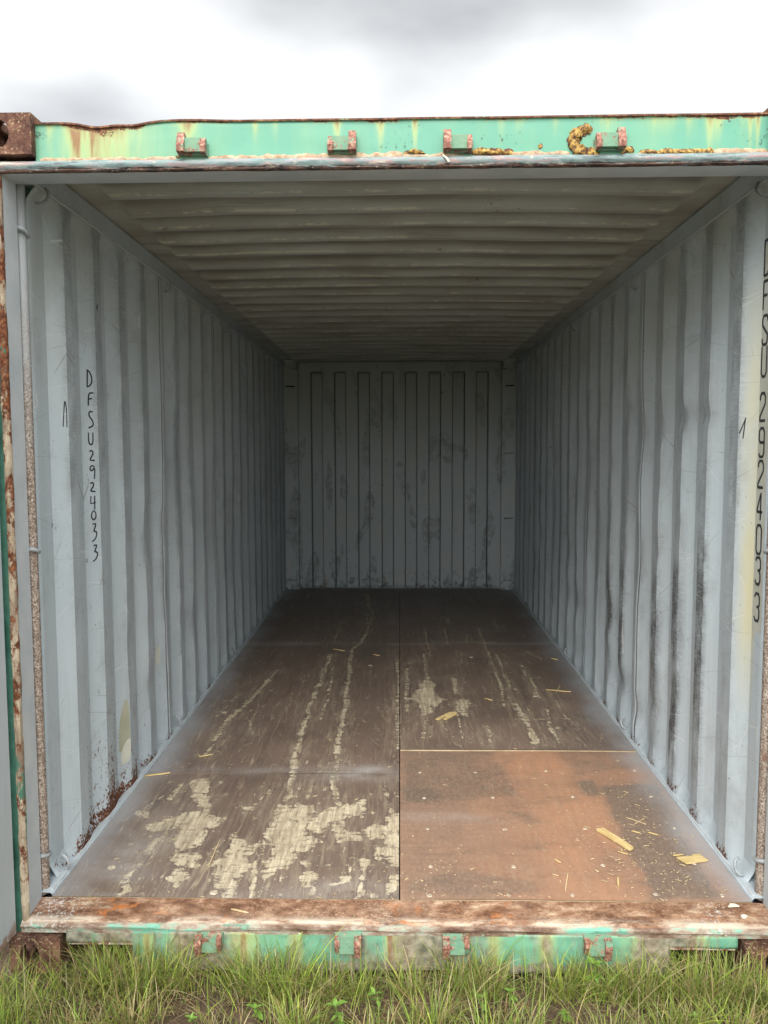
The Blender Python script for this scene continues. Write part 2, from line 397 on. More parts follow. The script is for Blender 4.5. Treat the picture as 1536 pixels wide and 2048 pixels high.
    c = n.mix(n.mul(scuffed, 0.75), c, (0.33, 0.27, 0.195))
    # random little chips, denser near the door
    chipn = n.vor(46, k=(0.8, 1.1, 1), o=(0.7, 0.1, 0))
    near = n.mr(n.y, 0.0, 3.0, 0.60, 0.66)
    cm = n.mul(n.mr(chipn, 0.07, 0.12, 1, 0), n.m_('GREATER_THAN', n.noise(10, o=(4, 0, 0), detail=3), n.sub(near, 0.07 if not orange else 0.05)))
    chip2 = n.mul(n.mr(n.add(n.noise(26, k=(1.0, 0.5, 1), o=(8, 8, 0), detail=7, rough=0.78), n.add(n.mr(n.y, 0.0, 1.8, 0.035, 0.0), n.mr(w, -0.15, 0.0, 0.0, 0.05))), 0.665, 0.675), 0.0 if orange else 0.95)
    wood = n.ramp(n.noise(28, k=(1.6, 0.12, 1), o=(2, 2, 0), detail=6, rough=0.7), [(0.32, (0.26, 0.205, 0.135)), (0.46, (0.44, 0.365, 0.25)), (0.62, (0.64, 0.55, 0.39))])
    wood = n.mix(n.mr(n.noise(22, k=(0.2, 2, 1), detail=5), 0.5, 0.75, 0, 0.6), wood, (0.33, 0.28, 0.21))
    wmask = n.mx_(wm, n.mx_(cm, chip2))
    c = n.mix(n.mr(d, -0.006, 0.0, 0, 0.35), c, (0.05, 0.04, 0.035))
    c = n.mix(wmask, c, wood)
    # grey paint overspray along the walls
    ax = n.m_('ABSOLUTE', n.x)
    osn = n.mul(n.sub(n.noise(3.2, k=(1, 0.8, 1), o=(0, 5, 0), detail=4), 0.5), 0.28)
    os_ = n.mr(n.add(ax, osn), 0.99, 1.21, 0, 0.85, True)
    c = n.mix(os_, c, (0.36, 0.375, 0.39))
    hz = n.attr('haze')
    c = n.mix(n.mul(hz, n.mr(n.noise(7, k=(0.6, 1, 1), o=(3, 1, 3), detail=4), 0.35, 0.7)), c, (0.50, 0.49, 0.47))
    nb = n.bump(n.inv(wmask), 0.6, 0.0015)
    nb = n.bump(n.add(n.mul(grain, 0.5), cross), 0.10, 0.002, nb)
    rg = n.add(n.mr(fog, 0.3, 0.7, 0.34, 0.52), n.mul(wmask, 0.35))
    return n.done(c, rg, nb, spec=0.5)
M['floor'] = mat_floor('brown_film_plywood')
M['floor_orange'] = mat_floor('orange_film_plywood', True)

def simple(name, c1, c2, scale=20, rough=0.7, k=(1, 1, 1), bs=0.3, bd=0.002, spec=0.3, vec=False, lo=0.35, hi=0.65):
    n = NB(name)
    vv = None
    if vec:
        t = n.t.nodes.new('ShaderNodeTexCoord'); vv = t.outputs['Object']
    v = n.noise(scale, k=k, detail=5, rough=0.65, vec=vv)
    return n.done(n.mix(n.mr(v, lo, hi), c1, c2), rough, n.bump(v, bs, bd), spec=spec)
M['trim'] = simple('grey_trim_paint', (0.44, 0.485, 0.51), (0.54, 0.57, 0.585), 7, 0.55)
M['ring'] = simple('grey_ring_paint', (0.27, 0.30, 0.32), (0.42, 0.45, 0.46), 40, 0.5)
M['dark'] = simple('dark_void', (0.012, 0.011, 0.010), (0.02, 0.018, 0.016))
M['rawwood'] = simple('raw_plywood_edge', (0.40, 0.31, 0.19), (0.62, 0.50, 0.33), 60, 0.8, k=(0.3, 1, 3))
M['offcut'] = simple('pale_pine', (0.50, 0.36, 0.14), (0.72, 0.56, 0.28), 60, 0.75, k=(0.25, 2, 1), vec=True, bs=0.6)
M['straw'] = simple('dry_straw', (0.50, 0.38, 0.20), (0.68, 0.55, 0.34), 80, 0.7)
M['cream'] = simple('cream_sealant', (0.26, 0.17, 0.10), (0.52, 0.38, 0.26), 60, 0.7, bs=0.9, bd=0.006)
M['ink'] = simple('black_marker', (0.012, 0.012, 0.014), (0.03, 0.03, 0.035), 30, 0.5)
M['stencil'] = simple('worn_black_stencil', (0.03, 0.032, 0.035), (0.10, 0.11, 0.115), 50, 0.6, lo=0.5, hi=0.8)
M['tape'] = simple('yellowed_tape_glue', (0.46, 0.43, 0.27), (0.50, 0.49, 0.38), 6, 0.6)
M['screw'] = simple('screw_filler', (0.30, 0.25, 0.19), (0.58, 0.50, 0.38), 120, 0.8, lo=0.42, hi=0.55)
M['peel'] = simple('peeled_olive_primer', (0.36, 0.37, 0.27), (0.44, 0.44, 0.34), 9, 0.6)
M['peel_pale'] = simple('peeled_pale_primer', (0.55, 0.56, 0.46), (0.64, 0.64, 0.56), 14, 0.6)
M['flake'] = simple('pale_paint_flake', (0.66, 0.60, 0.48), (0.80, 0.77, 0.68), 50, 0.7)
M['gasket'] = simple('dark_green_edge', (0.03, 0.09, 0.065), (0.05, 0.15, 0.11), 20, 0.6)

def mat_foam():
    n = NB('golden_foam_sealant')
    v = n.noise(75, detail=6, rough=0.7)
    c = n.ramp(v, [(0.38, (0.04, 0.018, 0.007)), (0.46, (0.18, 0.09, 0.02)), (0.54, (0.40, 0.245, 0.06)), (0.68, (0.62, 0.43, 0.15))])
    return n.done(c, 0.6, n.bump(v, 0.9, 0.005))
M['foam'] = mat_foam()
def mat_rod():
    n = NB('speckled_rod')
    v = n.noise(150, detail=4, rough=0.75)
    brown = n.ramp(v, [(0.36, (0.09, 0.06, 0.045)), (0.50, (0.27, 0.21, 0.17)), (0.58, (0.42, 0.36, 0.30)), (0.68, (0.66, 0.62, 0.56))])
    m = n.mr(n.add(n.z, n.mul(n.noise(6, detail=5, rough=0.7), 0.8)), 1.75, 2.45)
    c = n.mix(m, brown, (0.36, 0.38, 0.39))
    r = n.mr(n.noise(14, o=(3, 0, 0), detail=6, rough=0.7), 0.58, 0.64)
    c = n.mix(n.mul(r, n.mr(n.z, 0.6, 1.4, 0.9, 0.1)), c, (0.16, 0.06, 0.03))
    return n.done(c, 0.75, n.bump(v, 0.6, 0.003))
M['rod'] = mat_rod()
def mat_end():
    n = NB('grey_end_wall_paint')
    base = n.mix(n.noise(1.5, o=(3, 1, 0), detail=3), (0.50, 0.57, 0.59), (0.58, 0.64, 0.655))
    pa = n.noise(3.0, k=(2.2, 1, 0.8), o=(1.2, 0, 4), detail=1, rough=0.2)
    base = n.mix(n.mr(pa, 0.60, 0.615, 0, 0.55), base, (0.60, 0.62, 0.59))
    base = n.mix(n.mul(n.mr(pa, 0.41, 0.39, 0, 0.45), n.mr(n.noise(12, detail=6, rough=0.7), 0.4, 0.6)), base, (0.13, 0.13, 0.12))
    base = n.mix(n.mul(n.mr(n.z, 1.0, 2.3, 0.0, 0.6, True), 1.0), base, (0.35, 0.36, 0.29))  # upper wall goes darker and olive: bounce and shade put into the colour
    sc_ = n.mul(n.mr(n.noise(22, k=(1.2, 1, 0.5), o=(0, 0, 2), detail=7, rough=0.75), 0.60, 0.68), n.mr(n.noise(3, o=(5, 0, 5)), 0.45, 0.6))
    base = n.mix(n.mul(sc_, 0.8), base, (0.06, 0.055, 0.05))
    sp = n.mul(n.mr(n.vor(26, k=(1, 1, 0.6)), 0.08, 0.14, 1, 0), n.mr(n.noise(5, o=(3, 3, 8)), 0.52, 0.60))
    base = n.mix(n.mul(sp, 0.85), base, (0.05, 0.045, 0.04))
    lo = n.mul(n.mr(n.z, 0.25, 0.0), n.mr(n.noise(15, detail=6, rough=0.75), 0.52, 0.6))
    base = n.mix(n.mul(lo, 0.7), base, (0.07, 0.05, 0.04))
    base = n.mix(n.mul(n.attr('groove_shade'), 0.62), base, (0.05, 0.052, 0.05))  # shade along the recessed rib edges, painted in as a dark colour
    return n.done(base, 0.55, n.bump(n.noise(50, detail=3), 0.12, 0.002), spec=0.3)
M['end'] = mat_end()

def mat_ground():
    n = NB('soil_ground')
    v = n.noise(9, detail=8, rough=0.7)
    c = n.ramp(v, [(0.34, (0.04, 0.027, 0.018)), (0.5, (0.105, 0.072, 0.05)), (0.66, (0.17, 0.125, 0.09))])
    f = n.mr(n.noise(60, k=(1, 1, 1), o=(3, 0, 0), detail=5, rough=0.8), 0.58, 0.66)
    c = n.mix(n.mul(f, 0.6), c, (0.24, 0.18, 0.11))
    d = n.m_('MAXIMUM', n.m_('ABSOLUTE', n.x), n.m_('ABSOLUTE', n.y))
    far = n.mr(d, 3.0, 7.0, 0, 0.92)
    c = n.mix(far, c, n.mix(n.noise(0.8, detail=6), (0.05, 0.08, 0.022), (0.11, 0.12, 0.045)))
    nb = n.bump(n.noise(35, detail=7, rough=0.7), 0.9, 0.02)
    return n.done(c, 0.95, nb, spec=0.1)
M['ground'] = mat_ground()
def mat_grass(name):
    n = NB(name)
    col = n.attr('col', True)
    c = n.mix(n.mr(n.noise(60, detail=2), 0.3, 0.7, 0, 0.3), col, n.mix(0.6, col, (0.20, 0.20, 0.06)))
    m = n.done(c, 0.5, spec=0.3)
    tr = n.t.nodes.new('ShaderNodeBsdfTranslucent'); n.put(tr.inputs['Color'], c)
    ms = n.t.nodes.new('ShaderNodeMixShader'); ms.inputs[0].default_value = 0.3
    n.t.links.new(n.b.outputs[0], ms.inputs[1]); n.t.links.new(tr.outputs[0], ms.inputs[2])
    n.t.links.new(ms.outputs[0], n.out.inputs['Surface'])
    return m
M['grass'] = mat_grass('grass_blades')
M['leaf'] = simple('bright_leaf', (0.10, 0.19, 0.030), (0.17, 0.28, 0.05), 90, 0.45, bs=0.4)
M['stem'] = simple('green_stem', (0.10, 0.18, 0.04), (0.16, 0.24, 0.06), 60, 0.5)

# ---------------------------------------------------------------- mesh helpers
def mesh_np(name, V, F, mat, attrs=None, colattr=None, sharp=28):
    me = bpy.data.meshes.new(name)
    V = np.asarray(V, dtype=np.float32); F = np.asarray(F, dtype=np.int32)
    me.vertices.add(len(V)); me.vertices.foreach_set('co', V.ravel())
    k = F.shape[1]
    me.loops.add(F.size); me.loops.foreach_set('vertex_index', F.ravel())
    me.polygons.add(len(F))
    me.polygons.foreach_set('loop_start', np.arange(0, F.size, k, dtype=np.int32))
    me.polygons.foreach_set('loop_total', np.full(len(F), k, dtype=np.int32))
    me.update(calc_edges=True); me.validate()
    for a, vals in (attrs or {}).items():
        at = me.attributes.new(a, 'FLOAT', 'POINT'); at.data.foreach_set('value', np.asarray(vals, dtype=np.float32).ravel())
    if colattr is not None:
        at = me.color_attributes.new('col', 'FLOAT_COLOR', 'POINT'); at.data.foreach_set('color', np.asarray(colattr, dtype=np.float32).ravel())
    me.materials.append(mat)
    if sharp:
        me.polygons.foreach_set('use_smooth', np.ones(len(F), dtype=bool))
        me.set_sharp_from_angle(angle=R(sharp))
    return me

def grid_np(name, P, mat, attrs=None, flip=False, sharp=28, skip=None):
    nu, nv = P.shape[:2]
    idx = np.arange(nu * nv).reshape(nu, nv)
    a, b, c, d = idx[:-1, :-1], idx[1:, :-1], idx[1:, 1:], idx[:-1, 1:]
    F = np.stack([a, b, c, d] if not flip else [a, d, c, b], axis=-1)
    if skip is not None: F = F[~skip]
    F = F.reshape(-1, 4)
    at = {k: v.reshape(-1) for k, v in (attrs or {}).items()}
    return mesh_np(name, P.reshape(-1, 3), F, mat, at, sharp=sharp)

BASE_Z = -0.19
class Root:
    pass
def empty(name, loc, label, cat, group=None):
    o = bpy.data.objects.new(name, None); C.objects.link(o)
    o.location = loc; o['label'] = label; o['category'] = cat
    o.empty_display_size = 0.1
    if group: o['group'] = group
    return o
def world_loc(o):
    v = Vector(o.location)
    while o.parent: o = o.parent; v += Vector(o.location)
    return v
def obj(name, me, parent=None, at=(0, 0, 0), label=None, kind=None):
    """link a mesh; 'at' is where its origin stands in the world"""
    o = bpy.data.objects.new(name, me); C.objects.link(o)
    if parent:
        o.parent = parent; o.location = Vector(at) - world_loc(parent)
    else: o.location = at
    if label: o['label'] = label
    if kind: o['kind'] = kind
    return o
def bm_mesh(name, bm, mat, bevel=0.0, sharp=30):
    if bevel: bmesh.ops.bevel(bm, geom=[e for e in bm.edges if e.calc_face_angle(0) > 0.6], offset=bevel, segments=2, affect='EDGES', profile=0.6)
    me = bpy.data.meshes.new(name)
    bmesh.ops.recalc_face_normals(bm, faces=bm.faces[:])
    bm.to_mesh(me); bm.free()
    mats = mat if isinstance(mat, (list, tuple)) else [mat]
    for q in mats: me.materials.append(q)
    for p in me.polygons: p.use_smooth = True
    me.set_sharp_from_angle(angle=R(sharp))
    return me
def add_box(bm, x0, x1, y0, y1, z0, z1):
    vs = [bm.verts.new(p) for p in [(x0, y0, z0), (x1, y0, z0), (x1, y1, z0), (x0, y1, z0), (x0, y0, z1), (x1, y0, z1), (x1, y1, z1), (x0, y1, z1)]]
    fs = [(0, 3, 2, 1), (4, 5, 6, 7), (0, 1, 5, 4), (1, 2, 6, 5), (2, 3, 7, 6), (3, 0, 4, 7)]
    return [bm.faces.new([vs[i] for i in f]) for f in fs]
def box_me(name, x0, x1, y0, y1, z0, z1, mat, bevel=0.002):
    bm = bmesh.new(); add_box(bm, x0, x1, y0, y1, z0, z1); return bm_mesh(name, bm, mat, bevel)
def tube(bm, pts, rad, seg=10, closed=False, cap=True):
    pts = [Vector(p) for p in pts]; rings = []
    n = len(pts); prevn = None
    for i, p in enumerate(pts):
        t = (pts[min(i + 1, n - 1)] - pts[max(i - 1, 0)]).normalized()
        if prevn is None:
            a = Vector((0, 0, 1)) if abs(t.z) < 0.9 else Vector((1, 0, 0))
            nn = t.cross(a).normalized()
        else: nn = (prevn - t * prevn.dot(t)).normalized()
        prevn = nn; bb = t.cross(nn)
        r = rad[i] if isinstance(rad, (list, tuple)) else rad
        rings.append([bm.verts.new(p + (nn * math.cos(2 * math.pi * k / seg) + bb * math.sin(2 * math.pi * k / seg)) * r) for k in range(seg)])
    for a, b in zip(rings, rings[1:]):
        for k in range(seg): bm.faces.new([a[k], a[(k + 1) % seg], b[(k + 1) % seg], b[k]])
    if cap: bm.faces.new(rings[0][::-1]); bm.faces.new(rings[-1])
def fbm(x, y, z, s=1.0, o=3):
    return mnoise.fractal(Vector((x * s, y * s, z * s)), 1.0, 2.0, o)

# wear marks on the floor, in metres (x across, y into the container)
STROKES=[
([(-0.323,5.602),(-0.285,4.982),(-0.232,4.618),(-0.259,3.947),(-0.293,3.558),(-0.351,3.327),(-0.338,2.914),(-0.318,2.338),(-0.308,1.955),(-0.311,1.703),(-0.302,1.407),(-0.297,1.147),(-0.3,1.058),(-0.3,0.973),(-0.272,0.814),(-0.26,0.739)],0.0125),
([(-0.484,4.304),(-0.496,3.892),(-0.502,3.477)],0.006),
([(-0.496,3.182),(-0.502,2.667),(-0.511,2.136),(-0.515,1.781),(-0.505,1.474),(-0.502,1.206),(-0.485,0.97),(-0.479,0.761)],0.013),
([(-0.812,2.784),(-0.865,2.23),(-0.937,1.776),(-0.936,1.469)],0.0135),
([(-0.825,2.548),(-0.878,2.132)],0.0075),
([(-0.933,1.399),(-0.943,1.277)],0.0085),
([(-0.814,1.778),(-0.759,1.544)],0.004),
([(-0.446,2.913),(-0.423,2.137),(-0.433,1.782)],0.0045),
([(-0.97,2.229),(-1.014,1.817)],0.004),
([(-1.003,0.804),(-1.112,0.521)],0.0015),
([(-0.553,0.915),(-0.588,0.759),(-0.629,0.639)],0.0035),
([(-0.676,0.383),(-0.647,0.017)],0.002),
([(-0.468,0.2),(-0.464,0.02)],0.0025),
([(-0.177,0.294),(-0.174,0.087)],0.0015),
([(-0.035,3.331),(-0.008,2.557),(-0.017,1.788),(-0.006,1.343)],0.0055),
([(-0.065,0.976),(-0.051,0.767),(-0.028,0.58)],0.005),
([(-0.901,0.461),(-0.931,0.358),(-0.925,0.22),(-0.949,0.126)],0.0115),
([(-0.941,0.1),(-0.914,0.038),(-0.945,-0.005)],0.01),
([(-0.498,0.55),(-0.508,0.327),(-0.51,0.212),(-0.488,0.008)],0.008),
([(-0.302,0.998),(-0.26,0.733),(-0.217,0.455)],0.0105),
([(-0.393,0.789),(-0.377,0.954)],0.0045),
([(-0.962,0.924),(-0.969,0.762)],0.0095),
([(-0.129,0.246),(-0.123,0.025)],0.0075),
([(-0.414,0.173),(-0.395,0.021)],0.0015),
([(-0.991,-0.005),(-0.006,-0.0)],0.0015),
([(0.206,3.999),(0.211,3.356)],0.005),
([(0.172,3.205),(0.172,2.608)],0.008),
([(0.048,2.792),(0.041,1.906)],0.011),
([(0.145,1.776),(0.117,1.496)],0.0075),
([(0.369,4.096),(0.355,3.476)],0.0055),
([(0.345,2.58),(0.339,2.248)],0.012),
([(0.435,3.245),(0.42,2.926)],0.0065),
([(0.641,4.05),(0.631,3.439),(0.63,2.83),(0.623,2.412),(0.596,2.005)],0.007),
([(0.802,4.459),(0.799,3.957)],0.004),
([(0.687,3.173),(0.683,2.767),(0.672,2.358)],0.008),
([(0.63,2.468),(0.649,1.959)],0.0025),
([(0.822,2.964),(0.81,2.645)],0.005),
([(0.834,2.586),(0.812,2.152)],0.01),
([(0.676,2.053),(0.674,1.74),(0.679,1.43)],0.0175),
([(0.824,1.961),(0.791,1.62),(0.796,1.431)],0.0075),
([(0.666,1.782),(0.938,1.807)],0.0035),
([(0.916,2.307),(0.906,2.008)],0.003),
([(0.901,1.872),(0.925,1.743)],0.004),
([(0.47,1.656),(0.452,1.427)],0.0075),
([(0.41,4.455),(0.409,4.246)],0.0125),
([(0.523,3.818),(0.503,3.559)],0.0055),
([(0.9,3.249),(0.982,3.069)],0.0055),
([(0.223,2.096),(0.279,2.146)],0.004),
([(-0.004,3.24),(-0.002,1.421)],0.0025),
([(0.023,2.889),(0.123,3.039)],0.0055),
([(0.32,1.865),(0.319,1.461)],0.0025),
([(0.221,1.735),(0.253,1.574)],0.0025),
([(-0.275,4.189),(-0.339,5.795)],0.005),
]
PATCHES=[
[(-0.923,0.948),(-0.86,0.993),(-0.794,0.67),(-0.797,0.596),(-0.862,0.726)],
[(-0.999,0.509),(-0.934,0.578),(-0.843,0.624),(-0.719,0.564),(-0.719,0.53),(-0.758,0.496),(-0.746,0.384),(-0.79,0.323),(-0.815,0.308),(-0.875,0.382),(-0.853,0.511),(-0.936,0.477),(-0.979,0.468)],
[(-0.814,0.293),(-0.724,0.291),(-0.706,0.203),(-0.812,0.208)],
[(-0.8,0.115),(-0.779,0.174),(-0.731,0.162),(-0.763,0.065)],
[(-0.49,0.711),(-0.365,0.722),(-0.38,0.604),(-0.359,0.453),(-0.301,0.39),(-0.355,0.314),(-0.391,0.374),(-0.381,0.242),(-0.435,0.18),(-0.464,0.146),(-0.465,0.328),(-0.498,0.451)],
[(-0.627,0.417),(-0.58,0.402),(-0.573,0.326),(-0.53,0.372),(-0.55,0.282),(-0.522,0.185),(-0.563,0.093),(-0.569,-0.005),(-0.622,0.117),(-0.639,0.296)],
[(-0.316,0.677),(-0.154,0.735),(-0.159,0.589),(-0.232,0.623),(-0.271,0.519),(-0.309,0.437),(-0.346,0.502),(-0.349,0.604)],
[(-0.256,0.52),(-0.219,0.376),(-0.146,0.393),(-0.152,0.44),(-0.206,0.455)],
[(-0.058,0.591),(-0.002,0.663),(-0.001,0.206),(-0.031,0.22),(-0.054,0.394)],
[(-0.139,0.472),(-0.072,0.539),(-0.07,0.441),(-0.107,0.424)],
[(-0.03,0.139),(-0.003,0.153),(-0.009,0.051),(-0.041,0.014)],
[(-0.335,0.148),(-0.297,0.142),(-0.295,0.084),(-0.324,0.084)],
[(-1.072,0.666),(-1.033,0.657),(-1.018,0.595),(-1.055,0.612)],
[(-0.636,0.709),(-0.6,0.71),(-0.602,0.654)],
[(-0.211,0.163),(-0.193,0.15),(-0.197,0.111)],
[(-0.232,0.091),(-0.212,0.088),(-0.22,0.063)],
[(-0.339,0.243),(-0.314,0.236),(-0.321,0.202)],
[(-0.079,0.333),(-0.05,0.319),(-0.055,0.247),(-0.073,0.261)],
[(-0.151,0.26),(-0.118,0.246),(-0.133,0.191)],
[(0.159,2.608),(0.214,2.407),(0.21,2.145),(0.234,2.096),(0.194,1.931),(0.137,1.863),(0.125,2.095),(0.069,2.143),(0.124,2.352)],
[(0.321,2.097),(0.389,2.098),(0.371,1.822),(0.316,1.909)],
[(0.12,2.194),(0.247,2.121),(0.221,2.048),(0.125,2.07)],
]
STAINS=[
([(0.869,0.923),(1.132,0.941),(1.106,0.59),(1.057,0.016),(0.829,0.013),(0.852,0.181),(0.836,0.327),(0.855,0.527),(0.863,0.778)],1.0),
([(0.779,0.966),(0.868,1.005),(0.88,0.847),(0.83,0.8),(0.773,0.845)],0.8),
([(0.002,1.388),(0.469,1.388),(0.513,1.013),(0.541,0.796),(0.318,0.77),(0.172,0.735),(0.001,0.721)],0.55),
([(0.001,0.906),(0.181,0.908),(0.173,0.746),(0.001,0.721)],0.8),
([(0.001,0.107),(0.187,0.218),(0.487,0.13),(0.481,0.007),(0.001,0.0)],0.55),
([(0.314,0.726),(0.558,0.664),(0.578,0.562),(0.491,0.581)],0.5),
([(0.726,1.413),(1.132,1.418),(1.116,1.127),(0.935,1.071),(0.774,0.991)],0.5),
]


# ================================================================ GROUND
def ground():
    xs = np.concatenate([[-1500, -300, -60, -15, -6], np.arange(-4, 4.01, 0.1), [6, 15, 60, 300, 1500]])
    ys = np.concatenate([[-1500, -300, -60, -15, -6], np.arange(-4, 1.0, 0.08), [3, 7, 15, 60, 300, 1500]])
    P = np.zeros((len(xs), len(ys), 3))
    for i, x in enumerate(xs):
        for j, y in enumerate(ys):
            h = 0.0
            if abs(x) < 6 and -6 < y < 3: h = 0.028 * fbm(x, y, 0, 2.2) + 0.012 * fbm(x, y, 5, 9)
            P[i, j] = (x, y, BASE_Z - 0.012 + h)
    o = obj('ground', grid_np('ground', P, M['ground'], sharp=60), kind='structure')
    return o
ground()
def gz(x, y): return BASE_Z - 0.012 + 0.028 * fbm(x, y, 0, 2.2) + 0.012 * fbm(x, y, 5, 9)

# ================================================================ CONTAINER
box = empty('shipping_container', (0, 3, BASE_Z), 'open green shipping container with rusty frame and grey corrugated inside, standing on grass', 'shipping container')
XI, DEP, PER, LEN = 1.165, 0.036, 0.285, 5.95
START = {-1: 0.30, 1: 0.27}
def zrail(y): return 2.325 - 0.009 * y           # underside of the top side rail
def zceil(y): return 2.412 - 0.0115 * y
DENTS = [  # side, y, z, ry, rz, depth
    (1, 0.61, 1.60, 0.10, 0.035, .013), (1, 0.88, 1.60, 0.12, 0.05, .016), (1, 1.17, 1.58, 0.10, 0.10, .012), (1, 1.46, 1.55, 0.1, 0.16, .016),
    (1, 1.72, 1.30, 0.15, 0.25, .014), (1, 1.46, 0.95, 0.09, 0.2, .012), (1, 1.17, 0.30, 0.12, 0.05, .014), (1, 1.75, 0.24, 0.2, 0.06, .022),
    (1, 2.0, 0.55, 0.15, 0.08, .016), (1, 2.3, 0.9, 0.2, 0.3, .014), (1, 2.9, 0.45, 0.3, 0.1, .016), (1, 2.6, 1.4, 0.3, 0.2, .012), (1, 0.9, 0.45, 0.12, 0.12, .008),
    (1, 3.6, 0.9, 0.3, 0.4, .012), (1, 0.62, 1.95, .1, .2, .004),
    (-1, 1.20, 1.05, 0.15, 0.2, .010), (-1, 1.5, 0.8, 0.12, 0.3, .010), (-1, 0.93, 0.62, 0.1, 0.1, .006), (-1, 1.8, 1.35, 0.2, 0.25, .013),
    (-1, 2.1, 0.5, 0.2, 0.15, .014), (-1, 2.6, 1.0, 0.3, 0.3, .012), (-1, 3.2, 0.7, 0.3, 0.3, .014), (-1, 1.2, 0.35, 0.12, 0.08, .010), (-1, 2.1, 1.75, .2, .2, .010)]
def prof(s, y):
    """recess depth of the corrugation at y (0 = ridge, DEP = valley)"""
    y0 = START[s]
    if y < y0 - 0.078: return DEP
    if y < y0: return DEP * (y0 - y) / 0.078
    t = (y - y0) % PER
    if t < 0.072: return 0.0
    if t < 0.142: return DEP * (t - 0.072) / 0.070
    if t < 0.210: return DEP
    return DEP * (PER - t) / 0.075
def wall_x(s, y, z):
    d = prof(s, y)
    zt = zrail(y)
    w = 1 - 0.75 * d / DEP
    e = 0.0
    for (ss, yc, zc, ry, rz, dp) in DENTS:
        if ss == s:
            q = ((y - yc) / ry) ** 2 + ((z - zc) / rz) ** 2
            if q < 6: e += dp * math.exp(-q)
    k = min(1, max(0, (y - 0.5) / 0.5))
    if y > 0.6: e += (0.018 if s > 0 else 0.010) * k * max(0, fbm(y * 2.6, z * 3.2, 20 + s * 5, 1.0) - 0.22)
    e += k * 0.0024 * fbm(y * 3.1, z * 1.6, s * 7, 1.0)
    e += k * 0.0016 * fbm(y * 12, z * 4, s * 3 + 9, 1.0)
    endf = min(1, max(0, z / 0.1)) * min(1, max(0, (zt - z) / 0.1))
    d2 = d + e * w * endf
    if z > zt - 0.045: d2 *= max(0, 1 - (z - zt + 0.045) / 0.045) ** 0.8
    if z < 0.055: d2 *= max(0.0, z / 0.055) ** 0.8
    return s * (XI + d2)
def build_wall(s):
    y0 = START[s]
    ys = [0.10, 0.13, 0.16, 0.19, y0 - 0.078]
    yy = y0 - 0.078
    ys += [y0 - 0.052, y0 - 0.026]
    k = 0
    while y0 + k * PER < LEN:
        b = y0 + k * PER
        ys += [b, b + 0.024, b + 0.048, b + 0.072, b + 0.095, b + 0.118, b + 0.142, b + 0.165, b + 0.188, b + 0.210, b + 0.235, b + 0.26]
        k += 1
    ys = sorted(set(round(v, 4) for v in ys if v <= LEN)); ys.append(LEN + 0.01)
    ts = np.concatenate([[0, .006, .012, .018, .024], np.linspace(0.04, 0.975, 66), [.981, .986, .991, .996, 1.0]])
    P = np.zeros((len(ys), len(ts), 3)); SC = np.zeros(P.shape[:2]); RU = np.zeros(P.shape[:2]); GL = np.zeros(P.shape[:2])
    for i, y in enumerate(ys):
        zt = zrail(y) + 0.004
        flat = prof(s, y)
        idx = int(max(0, (y - y0)) // PER)
        rr = random.Random(idx * 7 + (3 if s > 0 else 0))
        za, zb, amp = rr.uniform(0.1, 1.2), rr.uniform(1.0, 1.9), rr.uniform(0.05, 0.42)
        for j, t in enumerate(ts):
            z = t * zt
            P[i, j] = (wall_x(s, y, z), y, z)
            ridge = max(0, 1 - flat / DEP * 2.2)
            a = amp * (1 if za < z < zb else 0.35)
            if s > 0:
                if idx == 1: a = 1.35 * math.exp(-((z - 0.72) / 0.36) ** 2) + 0.35
                if idx == 2: a = 1.25 * math.exp(-((z - 0.55) / 0.42) ** 2) + 0.3
                if idx in (3, 5, 6): a = 0.85 * math.exp(-((z - 0.6) / 0.4) ** 2) + 0.15
                if idx == 0: a = 0.5 if z > 1.2 else 0.3
            else:
                if idx in (0, 1): a = 0.42 if z > 1.35 else 0.2
                if idx in (2, 3): a = 0.36 if z > 1.3 else 0.25
            SC[i, j] = min(1, ridge * a)
            if s < 0:
                r = 0.12 + (0.66 * math.exp(-((y - 0.66) / 0.42) ** 2) * max(0, 1 - z / 0.66) ** 0.45 if z < 0.66 else 0.0)
                r += 0.45 * math.exp(-(z / 0.05) ** 2)
                r += 0.3 * ridge * max(0, 1 - z / 0.25) * (y < 2.5)
                r += 0.28 * math.exp(-((y - 1.05) / 0.08) ** 2 - ((z - 0.33) / 0.12) ** 2)
            else:
                r = 0.05 + 0.50 * math.exp(-(z / 0.05) ** 2) + 0.5 * ridge * max(0, 1 - z / 0.22) * (y < 2.2)
                r += 0.34 * math.exp(-((y - 0.62) / 0.06) ** 2 - ((z - 0.35) / 0.2) ** 2) + 0.42 * math.exp(-((y - 1.19) / 0.07) ** 2 - ((z - 0.75) / 0.3) ** 2)
                r += 0.2 * math.exp(-((y - 0.32) / 0.06) ** 2 - ((z - 0.6) / 0.5) ** 2)
            RU[i, j] = r
            if s > 0 and 0.18 < y < 0.26: GL[i, j] = (0.95 if y < 0.23 else 0.45) * min(1, max(0, (2.1 - z) / 0.5)) * min(1, max(0, (z - 0.55) / 0.3))
    # five pressed panels welded side by side; joints on ridges
    cuts = [0]
    for k in (4, 8, 12, 16):
        cuts.append(min(range(len(ys)), key=lambda q: abs(ys[q] - (y0 + k * PER + 0.036))))
    cuts.append(len(ys) - 1)
    for a, b in zip(cuts, cuts[1:]):
        me = grid_np('wall_panel', P[a:b + 1], M['wall'], {'scuff': SC[a:b + 1], 'rust': RU[a:b + 1], 'glue': GL[a:b + 1]}, flip=(s > 0), sharp=22)
        me.materials.append(M['green'])
        o = obj('wall_panel', me, box)
        sm = o.modifiers.new('thickness', 'SOLIDIFY'); sm.thickness = 0.0018; sm.offset = -1; sm.material_offset = 1
